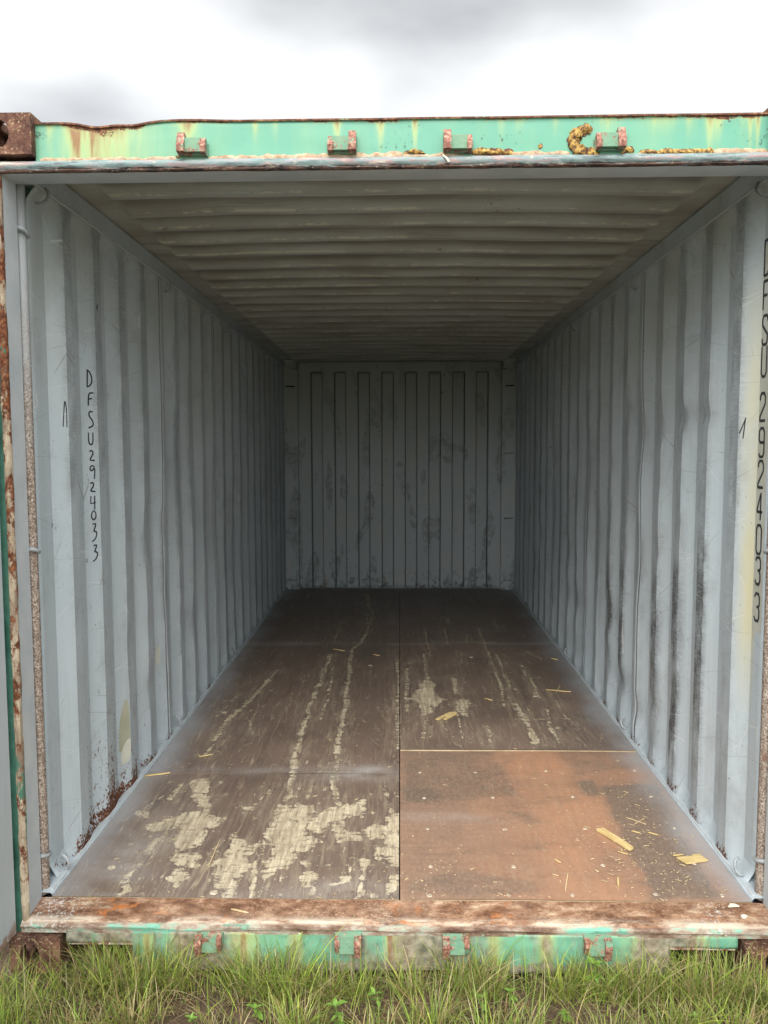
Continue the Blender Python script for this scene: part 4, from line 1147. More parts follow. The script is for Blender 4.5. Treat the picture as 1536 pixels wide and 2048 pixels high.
# front posts
for s in (-1, 1):
    bm = bmesh.new()
    a, b = sorted((s * 1.1905, s * 1.240))
    add_box(bm, a, b, -0.098, 0.0, -0.062, 2.346)
    obj('corner_post', bm_mesh('corner_post', bm, M['gasket'], 0.002), box)
    a, b = sorted((s * 1.187, s * 1.1902))
    obj('post_return', box_me('post_return', a, b, -0.092, 0.002, -0.012, 2.302, M['trim'], 0.001), box)
    # rusty edge strip on the front of the post
    zs = np.linspace(-0.06, 2.335, 260)
    pr = [(1.186, -0.090), (1.184, -0.100), (1.188, -0.108), (1.197, -0.110), (1.205, -0.107), (1.208, -0.098)]
    P = np.zeros((len(zs), len(pr), 3))
    for i, z in enumerate(zs):
        for j, (x, y) in enumerate(pr):
            P[i, j] = (s * (x + 0.003 * fbm(z, j * .2, s, 7)), y + 0.003 * fbm(z, j * .4, 4 + s, 11), z)
    obj('post_edge', grid_np('post_edge', P, M['edge'], flip=(s > 0), sharp=60), box)
    # inner web behind the rod
    P = np.zeros((6, 30, 3)); AT = np.zeros((6, 30))
    for i, (x, y) in enumerate([(1.238, 0.0), (1.225, 0.085), (1.216, 0.095), (1.203, 0.160), (1.2045, 0.163), (1.203, 0.18)]):
        for j, z in enumerate(np.linspace(0.0, 2.335, 30)): P[i, j] = (s * x, y, z)
    for i in range(6):
        for j, z in enumerate(np.linspace(0.0, 2.335, 30)): AT[i, j] = 0.15 + 0.3 * math.exp(-(z / 0.15) ** 2)
    P[-1, :, 0] = s * 1.2035
    o = obj('post_web', grid_np('post_web', P, M['wall'], {'rust': AT, 'scuff': AT * 0 + .1}, flip=(s > 0), sharp=20), box)
    # vertical rod with lashing bars
    bm = bmesh.new()
    tube(bm, [(s * (1.197 + 0.0012 * fbm(z, s, 0, 2)), 0.036, z) for z in np.linspace(-0.005, 2.345, 70)], 0.0215, 16)
    rod = obj('post_rod', bm_mesh('post_rod', bm, M['rod'], sharp=60), box)
    for z in (2.156, 1.149, 0.128):
        bm = bmesh.new()
        tube(bm, [(s * 1.184, -0.002, z + 0.012), (s * 1.172, 0.008, z + .008), (s * 1.170, 0.030, z), (s * 1.176, 0.052, z - 0.004), (s * 1.20, 0.066, z - 0.004)], 0.0065, 8)
        obj('lashing_bar', bm_mesh('lashing_bar', bm, M['ring'], sharp=60), rod)

# lashing rings on the rails
def ring_mesh(top):
    bm = bmesh.new()
    pts = []
    for k in range(13):
        a = math.pi * k / 12
        pts.append((0.030 * math.cos(a) + 0.0, 0.024 * math.sin(a), 0))
    # loop hangs from / stands on the rail; local x up the wall, y into the room
    pts = [(-0.030, -0.006, 0)] + pts[::-1] + [(0.030, -0.006, 0)]
    tube(bm, [(p[1], 0, p[0]) for p in pts], 0.0055, 8)
    return bm_mesh('lashing_ring', bm, M['ring'], sharp=60)
rm_ = ring_mesh(True)
for s in (-1, 1):
    for k in range(4):
        y = 0.150 + 1.475 * k
        o = obj('lashing_ring', rm_, box, at=(s * (XI + 0.008), y, zrail(y) - 0.018)); o.scale = (-s, 1, 1); o.rotation_euler = (R(20 * (1 if k % 2 else -1)), s * R(-14), 0)
        o = obj('lashing_ring', rm_, box, at=(s * (XI + 0.004), y - 0.005, 0.045)); o.scale = (-s * .9, .9, .9); o.rotation_euler = (R(12 if s < 0 else -24), 0, R(s * 24))

# ================================================================ CAM KEEPERS
def keeper_meshes():
    bm = bmesh.new()
    vs = [(-.044, 0, 0), (.044, 0, 0), (.044, 0, .036), (.028, 0, .050), (-.030, 0, .050), (-.044, 0, .036)]
    f = [bm.verts.new(v) for v in vs]; g = [bm.verts.new((v[0] * .90, -.012, v[2] * .9 + .003)) for v in vs]
    bm.faces.new(f); bm.faces.new(g[::-1])
    for i in range(6): bm.faces.new([f[i], f[(i + 1) % 6], g[(i + 1) % 6], g[i]])
    add_box(bm, -.022, .026, -.028, -.008, .008, .047)
    base = bm_mesh('cam_keeper', bm, M['keeper'], 0.003)
    def lug(x0, x1, out, h, nm):
        bm = bmesh.new(); pr = [(-.004, .002), (-out, .006), (-out - .003, .022), (-out * .55, h), (-.004, h - .006)]
        a = [bm.verts.new((x0, y, z)) for y, z in pr]; b = [bm.verts.new((x1, y, z)) for y, z in pr]
        bm.faces.new(a); bm.faces.new(b[::-1])
        for i in range(5): bm.faces.new([a[i], a[(i + 1) % 5], b[(i + 1) % 5], b[i]])
        return bm_mesh(nm, bm, M['lug'], 0.003)
    return base, lug(-.043, -.021, .038, .064, 'lug'), lug(.025, .040, .032, .050, 'lug_small')
def mat_keeper(name, lo):
    n = NB(name)
    g = n.mix(n.noise(30, detail=3), (0.085, 0.24, 0.17), (0.22, 0.30, 0.19))
    r = n.ramp(n.noise(90, detail=6, rough=0.7), [(0.35, (0.09, 0.04, 0.03)), (0.5, (0.24, 0.10, 0.07)), (0.65, (0.45, 0.30, 0.22))])
    m = n.mr(n.noise(28, o=(3, 1, 0), detail=7, rough=0.7), lo, lo + 0.05)
    return n.done(n.mix(m, g, r), 0.7, n.bump(n.noise(110, detail=5), 0.7, 0.003))
M['keeper'] = mat_keeper('keeper_green', 0.54); M['lug'] = mat_keeper('keeper_rusty_lug', 0.40)
kb, kl, kr = keeper_meshes()
for x, fx in ((-.606, 1), (-.168, -1), (.173, 1), (.613, -1)):
    for top in (1, 0):
        if top: k = obj('cam_keeper', kb, box, at=(x, -0.1005, 2.3415 + .003 * x)); k.scale = (fx, 1, 1)
        else: k = obj('cam_keeper', kb, box, at=(x + .005, -0.1145, -0.045)); k.scale = (fx, 1, -1.15)
        for me in (kl, kr):
            l = bpy.data.objects.new('lug', me); C.objects.link(l); l.parent = k

# ================================================================ DOORS
def build_door(s):
    hx, hy = s * 1.2150, -0.128
    ang = R(3.2)
    W = 1.14
    bm = bmesh.new(); add_box(bm, 0, 0.045, -W, 0, -0.048, 2.325)
    d = obj('door', bm_mesh('door', bm, M['door'], 0.003), box, at=(hx, hy, 0))
    d['label'] = 'left door leaf swung open, grey inner side' if s < 0 else 'right door leaf swung open'
    d.scale = (s, 1, 1); d.rotation_euler.z = s * ang
    def sub(name, b, m):
        bb = bmesh.new(); add_box(bb, *b)
        o = bpy.data.objects.new(name, bm_mesh(name, bb, m, 0.002)); C.objects.link(o); o.parent = d
    sub('gasket', (-0.004, 0.012, -W + 0.01, -0.02, 2.327, 2.345), M['gasket'])
    sub('outer_skin', (0.046, 0.050, -W + 0.02, -0.02, 0.0, 2.28), M['greenplain'])
    for z in (0.15, 0.85, 1.5, 2.15): sub('hinge', (0.012, 0.040, -0.03, 0.045, z, z + 0.10), M['gasket'])
    for y in (-0.35, -0.85):
        bb = bmesh.new(); tube(bb, [(0.075, y, -0.06), (0.075, y, 2.36)], 0.016, 10)
        o = bpy.data.objects.new('locking_bar', bm_mesh('locking_bar', bb, M['ring'], sharp=60)); C.objects.link(o); o.parent = d
def mat_door():
    n = NB('grey_door_paint')
    c = n.mix(n.noise(2, detail=3), (0.38, 0.43, 0.46), (0.48, 0.52, 0.54))
    c = n.mix(n.mr(n.noise(8, k=(1, 1, .2), detail=5), .52, .75, 0, .3), c, (0.30, 0.31, 0.30))
    e = n.mul(n.mr(n.z, 0.02, -0.05), n.mr(n.noise(30, detail=5), .45, .55))
    c = n.mix(e, c, (0.25, .13, .08))
    return n.done(c, 0.55, n.bump(n.noise(60), .12, .002))
M['door'] = mat_door()
M['greenplain'] = simple('green_door_skin', (0.15, 0.42, 0.30), (0.20, 0.50, 0.37), 4, 0.5)
build_door(-1); build_door(1)

# ================================================================ WRITING ON THE WALLS
def chaikin(p, n=2):
    for _ in range(n):
        q = [p[0]]
        for a, b in zip(p, p[1:]):
            q += [(a[0] * .75 + b[0] * .25, a[1] * .75 + b[1] * .25), (a[0] * .25 + b[0] * .75, a[1] * .25 + b[1] * .75)]
        q.append(p[-1]); p = q
    return p
def ribbon(bm, pts, w, f, off, taper=True):
    n = len(pts); L = []; Rr = []
    for i, p in enumerate(pts):
        a = Vector(pts[max(0, i - 1)]); b = Vector(pts[min(n - 1, i + 1)])
        t = (b - a).normalized(); nn = Vector((-t.y, t.x))
        k = w * (0.5 if not taper else 0.5 * (0.75 + 0.25 * math.sin(math.pi * (i + .5) / n)))
        L.append(bm.verts.new(f(p[0] + nn.x * k, p[1] + nn.y * k, off))); Rr.append(bm.verts.new(f(p[0] - nn.x * k, p[1] - nn.y * k, off)))
    for i in range(n - 1): bm.faces.new([L[i], L[i + 1], Rr[i + 1], Rr[i]])
HAND = {'D': [[(.15, 0), (.25, 1)], [(.20, 1), (.65, .85), (.95, .45), (.7, .12), (.1, .0)]],
        'F': [[(.2, 0), (.25, .5), (.35, .95), (.95, 1), (1, .93)], [(.25, .5), (.8, .56)]],
        'S': [[(.85, .95), (.35, 1), (.15, .75), (.8, .42), (.85, .12), (.1, .0)]],
        'U': [[(.15, 1), (.1, .3), (.3, .0), (.7, .05), (.78, .3), (.8, 1)]],
        '2': [[(.15, .85), (.45, 1), (.75, .8), (.5, .4), (.1, .05), (.95, .0)]],
        '9': [[(.85, .85), (.4, 1), (.05, .72), (.4, .55), (.85, .85), (.85, .45), (.75, .0)]],
        '4': [[(.2, 1), (.1, .45), (.9, .5)], [(.75, 1), (.7, .0)]],
        '0': [[(.5, 1), (.15, .7), (.15, .25), (.5, 0), (.85, .3), (.82, .75), (.5, 1)]],
        '3': [[(.2, .95), (.8, 1), (.4, .62), (.35, .58), (.9, .5), (.6, .12), (.05, .0)]],
        'Λ': [[(.1, 0), (.45, .9), (.6, 1), (.85, .7), (.8, .0)]],
        '1': [[(.0, .25), (.35, .5), (.95, 1)], [(.9, 1), (.6, .0)]]}
STEN = {'D': [[(.1, 0), (.1, 1), (.6, 1), (.9, .85), (.9, .15), (.6, 0), (.1, 0)]],
        'F': [[(.1, 0), (.1, 1), (.95, 1)], [(.1, .5), (.75, .5)]],
        'S': [[(.9, .8), (.9, .9), (.75, 1), (.25, 1), (.1, .88), (.1, .68), (.9, .34), (.9, .12), (.75, 0), (.25, 0), (.1, .12), (.1, .22)]],
        'U': [[(.1, 1), (.1, .14), (.28, 0), (.72, 0), (.9, .14), (.9, 1)]],
        '2': [[(.1, .75), (.1, .88), (.28, 1), (.72, 1), (.9, .86), (.9, .62), (.1, .14), (.1, 0), (.95, 0)]],
        '9': [[(.9, .5), (.25, .5), (.1, .62), (.1, .88), (.28, 1), (.72, 1), (.9, .86), (.9, .14), (.72, 0), (.25, 0), (.1, .12)]],
        '4': [[(.65, 0), (.65, 1), (.1, .38), (.1, .3), (.95, .3)]],
        '0': [[(.5, 1), (.28, 1), (.1, .86), (.1, .14), (.28, 0), (.72, 0), (.9, .14), (.9, .86), (.72, 1), (.5, 1)]],
        '3': [[(.1, .85), (.28, 1), (.75, 1), (.9, .86), (.9, .62), (.75, .52), (.45, .52)], [(.75, .50), (.9, .38), (.9, .14), (.72, 0), (.28, 0), (.1, .14)]]}
def surf(s):
    def f(y, z, off):
        x = wall_x(s, y, z); e = 0.002
        gy = (wall_x(s, y + e, z) - wall_x(s, y - e, z)) / (2 * e)
        n = Vector((-s, 0, 0)) + Vector((0, s * gy, 0)); n.normalize()
        return Vector((x, y, z)) + n * off
    return f
def hand_text(name, items, s, w, mat):
    bm = bmesh.new(); f = surf(s)
    for ch, yc, zc, wd, h in items:
        for k, st in enumerate(HAND[ch]):
            pts = [((u if s < 0 else u) * wd * (1 if s < 0 else -1) + yc - (wd / 2) * (1 if s < 0 else -1), zc + (v - .5) * h) for u, v in st]
            if ch not in 'F41': pts = chaikin(pts, 2)
            elif len(pts) > 2 and ch != '4': pts = chaikin(pts, 1)
            ribbon(bm, pts, w, f, 0.0011 + 0.00015 * k)
    return obj(name, bm_mesh(name, bm, mat), box)
yh = 0.551
T = [('D', 1.745, .066), ('F', 1.667, .05), ('S', 1.590, .064), ('U', 1.517, .047), ('2', 1.453, .040), ('9', 1.389, .054), ('2', 1.332, .036), ('4', 1.271, .052), ('0', 1.222, .038), ('3', 1.156, .070), ('3', 1.076, .064)]
hand_text('handwritten_number', [(c, yh + 0.001 * ((i * 7) % 3) + (0.004 if c in '3' else 0), z, .030, h) for i, (c, z, h) in enumerate(T)], -1, 0.0060, M['ink'])
hand_text('marker_tick', [('Λ', 0.285, 1.602, .022, .092)], -1, 0.0042, M['ink'])
hand_text('marker_tick', [('1', 0.252, 1.545, .026, .070)], 1, 0.0042, M['ink'])
hand_text('marker_tick', [('1', 0.61, 2.02, .02, .03)], -1, 0.006, M['ink'])
# stencilled number on the flat strip beside the right post
bm = bmesh.new()
SZ = [('D', 2.098, .112), ('F', 1.977, .092), ('S', 1.864, .094), ('U', 1.762, .098), ('2', 1.613, .090), ('9', 1.496, .094), ('2', 1.391, .088), ('4', 1.284, .092), ('0', 1.173, .096), ('3', 1.068, .090), ('3', 0.945, .092)]
def fR(y, z, off): return Vector((1.2002 - off, y, z))
for i, (ch, z, h) in enumerate(SZ):
    yc = 0.168 - 0.012 * (i / 10.0)
    for k, st in enumerate(STEN[ch]):
        pts = [(yc - (u - .5) * 0.047, z + (v - .5) * h) for u, v in st]
        # insert points so corners keep their width
        q = [pts[0]]
        for a, b in zip(pts, pts[1:]):
            for t in (0.12, 0.5, 0.88): q.append((a[0] + (b[0] - a[0]) * t, a[1] + (b[1] - a[1]) * t))
            q.append(b)
        ribbon(bm, q, 0.0095, fR, 0.0006 + 0.0003 * k, taper=False)
obj('stencilled_number', bm_mesh('stencilled_number', bm, M['stencil']), box)
P = np.zeros((4, 60, 3))
for j, z in enumerate(np.linspace(0.86, 2.14, 60)):
    for i in range(4): P[i, j] = (1.2003, 0.118 + 0.073 * i / 3 + 0.002 * fbm(z, i, 3, 8), z)
obj('stencil_backing', grid_np('stencil_backing', P, M['tape2'], sharp=40) if 'tape2' in M else grid_np('stencil_backing', P, simple('stencil_backing', (0.48, 0.485, 0.40), (0.55, 0.56, 0.52), 8, 0.6), sharp=40), box)

# peeled paint patches on the left wall
def decal(name, s, poly, mat, off=0.001):
    f = surf(s); bm = bmesh.new()
    cy = sum(p[0] for p in poly) / len(poly); cz_ = sum(p[1] for p in poly) / len(poly)
    q = chaikin(poly + [poly[0]], 2)[:-1]
    rings = []
    for k in (1.0, 0.66, 0.33):
        rings.append([bm.verts.new(f(cy + (y - cy) * k * (1 + 0.05 * fbm(y, z, k, 60)), cz_ + (z - cz_) * k * (1 + 0.05 * fbm(y, z, k + 3, 60)), off)) for y, z in q])
    c = bm.verts.new(f(cy, cz_, off)); n = len(q)
    for a, b in zip(rings, rings[1:]):
        for i in range(n): bm.faces.new([a[i], a[(i + 1) % n], b[(i + 1) % n], b[i]])
    for i in range(n): bm.faces.new([rings[-1][i], rings[-1][(i + 1) % n], c])
    return obj(name, bm_mesh(name, bm, mat), box)
decal('peeled_patch', -1, [(0.805, 0.18), (0.808, 0.30), (0.835, 0.40), (0.862, 0.40), (0.866, 0.30), (0.866, 0.20)], M['peel'])
decal('peeled_patch', -1, [(0.815, 0.125), (0.812, 0.175), (0.835, 0.215), (0.868, 0.235), (0.870, 0.17), (0.862, 0.13)], M['peel_pale'], 0.0016)
decal('peeled_patch', -1, [(1.37, 0.42), (1.372, 0.50), (1.40, 0.51), (1.40, 0.40)], M['peel_pale'])

# ================================================================ SCRAPS ON THE FLOOR
def splinter(label, a, b, w, h, mat='offcut', name='wood_splinter', cat='splinter', fork=False, group=None, z0=0.002):
    a = Vector((a[0], a[1], 0)); b = Vector((b[0], b[1], 0)); L = (b - a).length
    bm = bmesh.new(); n = 9
    top = []; 
    for i in range(n):
        t = i / (n - 1); ww = w * (1 - 0.75 * abs(2 * t - 1) ** 4) * (1 + 0.22 * fbm(t * 3, L, 1, 2))
        off = 0.12 * w * fbm(t, L * 9, 2, 2)
        lift = h * 0.7 * abs(fbm(t * 1.5, L * 5, 7, 1))
        top.append([bm.verts.new(((t - .5) * L, off + sy * ww / 2, z + lift)) for sy, z in ((-1, 0), (1, 0), (1, h), (-1, h))])
    bm.faces.new(top[0][::-1]); bm.faces.new(top[-1])
    for p, q in zip(top, top[1:]):
        for k in range(4): bm.faces.new([p[k], p[(k + 1) % 4], q[(k + 1) % 4], q[k]])
    me = bm_mesh(name, bm, M[mat], sharp=25)
    o = bpy.data.objects.new(name, me); C.objects.link(o)
    m = (a + b) / 2; o.location = (m.x, m.y, z0); o.rotation_euler.z = math.atan2(b.y - a.y, b.x - a.x)
    o['label'] = label; o['category'] = cat
    o['group'] = group or ('dry straws on the floor' if cat == 'straw' else 'loose splinters on the floor')
    return o
def flat_piece(name, label, cat, loc, poly, h, rot, mat='offcut', z0=0.003):
    bm = bmesh.new()
    a = [bm.verts.new((x, y, 0)) for x, y in poly]; b = [bm.verts.new((x, y, h)) for x, y in poly]
    bm.faces.new(a[::-1]); bm.faces.new(b)
    for i in range(len(poly)): bm.faces.new([a[i], a[(i + 1) % len(poly)], b[(i + 1) % len(poly)], b[i]])
    o = bpy.data.objects.new(name, bm_mesh(name, bm, M[mat], 0.0006)); C.objects.link(o)
    o.location = (loc[0], loc[1], z0); o.rotation_euler.z = rot; o['label'] = label; o['category'] = cat
    o['group'] = {'wood scrap': 'wood scraps on the floor', 'splinter': 'loose splinters on the floor', 'paint flake': 'paint flakes on the sill'}[cat]
    return o
flat_piece('wood_offcut', 'pale splintered wood stick lying slantwise on the orange floor panel', 'wood scrap', (0.812, 0.42), [(-.088, -.014), (-.080, .016), (-.05, .013), (.02, .015), (.088, .011), (.092, -.010), (.06, -.013), (.03, -.010), (-.02, -.012)], 0.010, math.atan2(-0.162, 0.081))
flat_piece('wood_offcut', 'flat square pale wood chip near the right wall on the orange panel', 'wood scrap', (1.052, 0.272), [(-.052, .018), (-.036, -.030), (.050, -.016), (.040, .030), (.012, .028), (.010, .020), (-.02, .018)], 0.005, 0.12)
flat_piece('wood_splinter', 'thin splinter lying against the square wood chip', 'splinter', (1.012, 0.302), [(-.02, -.002), (.02, .001), (.018, .004), (-.02, .002)], 0.004, 0.15)
flat_piece('wood_offcut', 'forked pale wood splinter on the brown panel right of the centre seam', 'wood scrap', (0.256, 1.83), [(-.045, -.075), (-.024, -.080), (-.002, -.01), (.006, -.012), (-.004, -.060), (.012, -.066), (.050, .040), (.044, .070), (.010, .060), (-.010, .02)], 0.006, -0.25, z0=0.009)
splinter('long thin splinter propped at the left wall beside the front cross seam', (-1.150, 0.995), (-1.045, 1.035), 0.009, 0.005)
splinter('long bright splinter on the right brown panel short of its front edge', (0.885, 2.321), (1.027, 2.282), 0.010, 0.004, z0=0.009)
splinter('thin straw crossing the long bright splinter on the right brown panel', (0.93, 2.24), (0.99, 2.42), 0.004, 0.002, 'straw', 'straw', 'straw', z0=0.012)
splinter('short splinter near the back cross seam left of centre', (-0.484, 3.341), (-0.396, 3.283), 0.010, 0.004)
splinter('small splinter just left of the centre seam near the back', (-0.187, 3.185), (-0.140, 3.157), 0.010, 0.004)
splinter('tiny splinter near the right wall at the back cross seam', (1.05, 3.061), (1.09, 3.034), 0.010, 0.004, z0=0.009)
splinter('long straw upright in view on the worn left front panel', (-0.676, 0.179), (-0.68, 0.402), 0.003, 0.002, 'straw', 'straw', 'straw')
splinter('straw on the orange panel closest to the door sill', (0.55, 0.041), (0.587, 0.174), 0.0035, 0.002, 'straw', 'straw', 'straw')
splinter('short upright splinter on the orange panel between sill straw and dark stain', (0.754, 0.15), (0.739, 0.085), 0.006, 0.002)
splinter('small bright sliver left of the slanted wood stick', (0.556, 0.268), (0.576, 0.244), 0.006, 0.002)
splinter('left one of two slivers behind the slanted wood stick', (0.895, 0.494), (0.924, 0.478), 0.007, 0.002)
splinter('right one of two slivers behind the slanted wood stick', (0.955, 0.483), (0.989, 0.463), 0.006, 0.002)
splinter('straw in the crossed pair on the dark stain, running away from the door', (0.905, 0.612), (0.968, 0.551), 0.0035, 0.002, 'straw', 'straw', 'straw')
splinter('straw in the crossed pair on the dark stain, the upper one', (0.920, 0.545), (0.978, 0.600), 0.0035, 0.002, 'straw', 'straw', 'straw', z0=0.0045)
splinter('small sliver under the near end of the slanted wood stick', (0.80, 0.330), (0.832, 0.309), 0.005, 0.002)
splinter('short sliver beside the forked wood splinter', (0.499, 2.148), (0.539, 2.111), 0.008, 0.003, z0=0.009)
splinter('bent splinter on the left panel behind the front cross seam', (-0.961, 1.232), (-0.903, 1.265), 0.007, 0.003)
# paint flakes on the sill
flat_piece('paint_flake', 'white paint flake at the right end of the rusty sill', 'paint flake', (1.080, -0.020), [(-.018, -.006), (-.004, .010), (.010, .008), (.020, -.006)], 0.004, 0.1, 'flake', -0.002)
flat_piece('paint_flake', 'cream paint flake nearer the front edge at the right end of the sill', 'paint flake', (1.096, -0.070), [(-.010, -.005), (-.008, .006), (.006, .008), (.012, -.002), (.0, -.008)], 0.005, 0.2, 'flake', -0.010)
splinter('bent dry straw lying on the left part of the rusty sill', (-0.545, -0.055), (-0.485, -0.075), 0.005, 0.003, 'straw', 'straw', 'straw', z0=-0.008)

# countless tiny chips
def chips():
    V = []; F = []
    def sliver(x, y, z, l, w, h, a):
        ca, sa = math.cos(a), math.sin(a); b = len(V)
        for sx, sy, zz in ((-1, -1, 0), (1, -1, 0), (1, 1, 0), (-1, 1, 0), (-.9, -.8, h), (.9, -.9, h), (.8, .9, h), (-.85, .8, h)):
            V.append((x + ca * sx * l / 2 - sa * sy * w / 2, y + sa * sx * l / 2 + ca * sy * w / 2, z + zz))
        for f in ((0, 3, 2, 1), (4, 5, 6, 7), (0, 1, 5, 4), (1, 2, 6, 5), (2, 3, 7, 6), (3, 0, 4, 7)): F.append([b + q for q in f])
    for i in range(620):
        r = rng.random()
        if r < 0.42: x, y = rng.gauss(0.92, 0.16), abs(rng.gauss(0.35, 0.28))
        elif r < 0.50: x, y = rng.gauss(0.16, 0.12), abs(rng.gauss(0.16, 0.14))
        elif r < 0.85: x, y = rng.uniform(-1.1, 1.1), 3.2 * rng.random() ** 1.5
        else: x, y = rng.uniform(-1.1, 1.1), rng.uniform(0, 5.5)
        if abs(x) > 1.14 or y > 5.8: continue
        z = 0.0088 if (x > 0 and 1.335 < y < 3.5) else 0.0026
        if rng.random() < 0.72: l, w = rng.uniform(.0025, .007), rng.uniform(.002, .005)
        else: l, w = rng.uniform(.008, .026), rng.uniform(.0012, .0028)
        sliver(x, y, z, l, w, rng.uniform(.0006, .002), rng.uniform(0, 3.14))
    o = obj('wood_chips', mesh_np('wood_chips', V, F, M['straw'], sharp=0), kind='stuff')
    o['label'] = 'tiny pale wood chips and crumbs scattered over the floor panels'; o['category'] = 'wood chips'
chips()

# ================================================================ GRASS AND WEEDS
def blades(bx, by, bz_, h, az, lean, droop, wid, col, segs=5):
    n = len(bx); t = np.linspace(0, 1, segs + 1)[None, :]
    out = lean[:, None] * h[:, None] * t ** 1.5
    zz = h[:, None] * (t - droop[:, None] * t ** 3)
    cx = bx[:, None] + np.cos(az)[:, None] * out; cy = by[:, None] + np.sin(az)[:, None] * out; cz_ = bz_[:, None] + zz
    wv = nrng.normal(0, 0.35, n); wa = az + math.pi / 2 + wv
    ww = wid[:, None] * np.minimum(1, (1.02 - t) * 1.9) * (0.55 + 0.45 * np.minimum(1, t * 5))
    dx = np.cos(wa)[:, None] * ww / 2; dy = np.sin(wa)[:, None] * ww / 2
    A = np.stack([cx - dx, cy - dy, cz_], -1); B = np.stack([cx + dx, cy + dy, cz_], -1)
    V = np.stack([A, B], 2).reshape(-1, 3)
    base = (np.arange(n) * (segs + 1) * 2)[:, None]; k = np.arange(segs)[None, :] * 2
    F = np.stack([base + k, base + k + 1, base + k + 3, base + k + 2], -1).reshape(-1, 4)
    cc = np.repeat(col[:, None, :], (segs + 1) * 2, axis=1)
    tt = np.repeat(t[0], 2)[None, :, None]
    cc = cc * (1 - 0.0 * tt)
    dry = np.array([0.40, 0.31, 0.14])[None, None, :]
    tipm = (nrng.random(n) < 0.35)[:, None, None] * np.clip((tt - 0.6) * 1.6, 0, 0.7)
    cc = cc * (1 - tipm) + dry * tipm
    return V, F, np.concatenate([cc, np.ones(cc.shape[:2] + (1,))], -1).reshape(-1, 4)
GREENS = np.array([(0.075, 0.135, 0.020), (0.10, 0.18, 0.030), (0.14, 0.22, 0.040), (0.18, 0.25, 0.050), (0.06, 0.11, 0.022), (0.12, 0.19, 0.06)])
DRYS = np.array([(0.36, 0.27, 0.13), (0.45, 0.37, 0.19), (0.30, 0.20, 0.10), (0.28, 0.26, 0.10), (0.50, 0.43, 0.26)])
def make_grass():
    Vs = []; Fs = []; Cs = []; off = 0
    def emit(bx, by, h, az, lean, droop, wid, dryf, segs=5, lift=None):
        nonlocal off
        n = len(bx)
        bz_ = np.array([gz(a, b) for a, b in zip(bx, by)]) - 0.004
        if lift is not None: bz_ = bz_ + lift
        pick = GREENS[nrng.integers(0, len(GREENS), n)] * nrng.uniform(0.9, 2.6, (n, 1)) * np.array([[1.28, 1.08, 0.95]])
        dp = DRYS[nrng.integers(0, len(DRYS), n)] * nrng.uniform(0.7, 1.3, (n, 1))
        isd = (nrng.random(n) < dryf)[:, None]
        col = np.where(isd, dp, pick)
        V, F, Cc = blades(np.asarray(bx), np.asarray(by), bz_, h, az, lean, droop, wid, col, segs)
        Vs.append(V); Fs.append(F + off); Cs.append(Cc); off += len(V)
    # tufts: x, y, radius, blades, height, dry share
    TU = [(-1.24, -.22, .10, 170, .12, .1), (-1.13, -.30, .08, 120, .13, .1), (-1.0, -.20, .10, 150, .10, .25), (-.92, -.15, .09, 210, .165, .25), (-.80, -.20, .10, 240, .17, .2), (-.70, -.17, .08, 160, .15, .3), (-.78, -.34, .09, 160, .11, .3),
          (-.48, -.17, .09, 230, .165, .15), (-.36, -.20, .09, 240, .175, .15), (-.24, -.18, .07, 150, .14, .2), (-.12, -.19, .05, 110, .12, .2), (.04, -.17, .05, 120, .10, .2), (-.30, -.36, .08, 150, .12, .2), (-.53, -.33, .06, 60, .07, .5),
          (.20, -.17, .06, 180, .15, .25), (.28, -.19, .05, 140, .13, .2), (.10, -.34, .07, 160, .13, .2), (.36, -.33, .09, 110, .09, .35), (.50, -.19, .07, 180, .12, .2), (.62, -.17, .08, 200, .13, .15), (.74, -.19, .08, 210, .14, .2),
          (.88, -.20, .09, 230, .15, .2), (1.0, -.21, .09, 230, .15, .25), (1.1, -.24, .08, 200, .13, .2), (.80, -.34, .10, 200, .11, .3), (.95, -.36, .1, 210, .11, .3), (.60, -.37, .08, 130, .10, .3), (1.12, -.38, .08, 130, .12, .3),
          (-.95, -.37, .1, 140, .10, .4), (-1.15, -.42, .1, 170, .16, .1), (.97, .02, .06, 60, .12, .2), (.92, -.06, .05, 60, .13, .2), (-.95, -.02, .07, 70, .12, .3), (-.05, -.40, .08, 120, .12, .2), (.25, -.42, .08, 120, .13, .2)]
    for (x, y, r, n, hh, dr) in TU:
        n = int(n * 1.35); hh = hh * 1.18
        a = nrng.uniform(0, 2 * np.pi, n); rr = r * np.sqrt(nrng.random(n)) * nrng.choice([1, .45], n)
        bx = x + rr * np.cos(a) * 1.3; by = y + rr * np.sin(a) * .7
        by = np.minimum(by, np.where(np.abs(bx) < 0.84, -0.128, 0.2))
        az = a + nrng.normal(0, .9, n)
        h = hh * np.where(nrng.random(n) < .12, nrng.uniform(1.0, 1.45, n), nrng.uniform(.35, 1.05, n))
        emit(bx, by, h, az, nrng.uniform(.1, 1.05, n), nrng.uniform(0, .5, n), nrng.uniform(.0011, .0034, n), dr + .12)
    # scattered short blades over the near ground
    n = 4500
    bx = nrng.uniform(-2.2, 2.2, n); by = -0.125 - np.abs(nrng.uniform(0, 1.5, n)) ** 1.1
    keep = np.array([mnoise.noise(Vector((a * 4, b * 5, 3))) for a, b in zip(bx, by)]) > 0.0
    bx, by = bx[keep], by[keep]; n = len(bx)
    emit(bx, by, nrng.uniform(.025, .085, n), nrng.uniform(0, 6.28, n), nrng.uniform(.2, 1.2, n), nrng.uniform(0, .5, n), nrng.uniform(.0014, .0036, n), .35, 4)
    # fine thatch lying flat
    n = 9000
    bx = nrng.uniform(-1.6, 1.6, n); by = nrng.uniform(-0.9, -0.12, n)
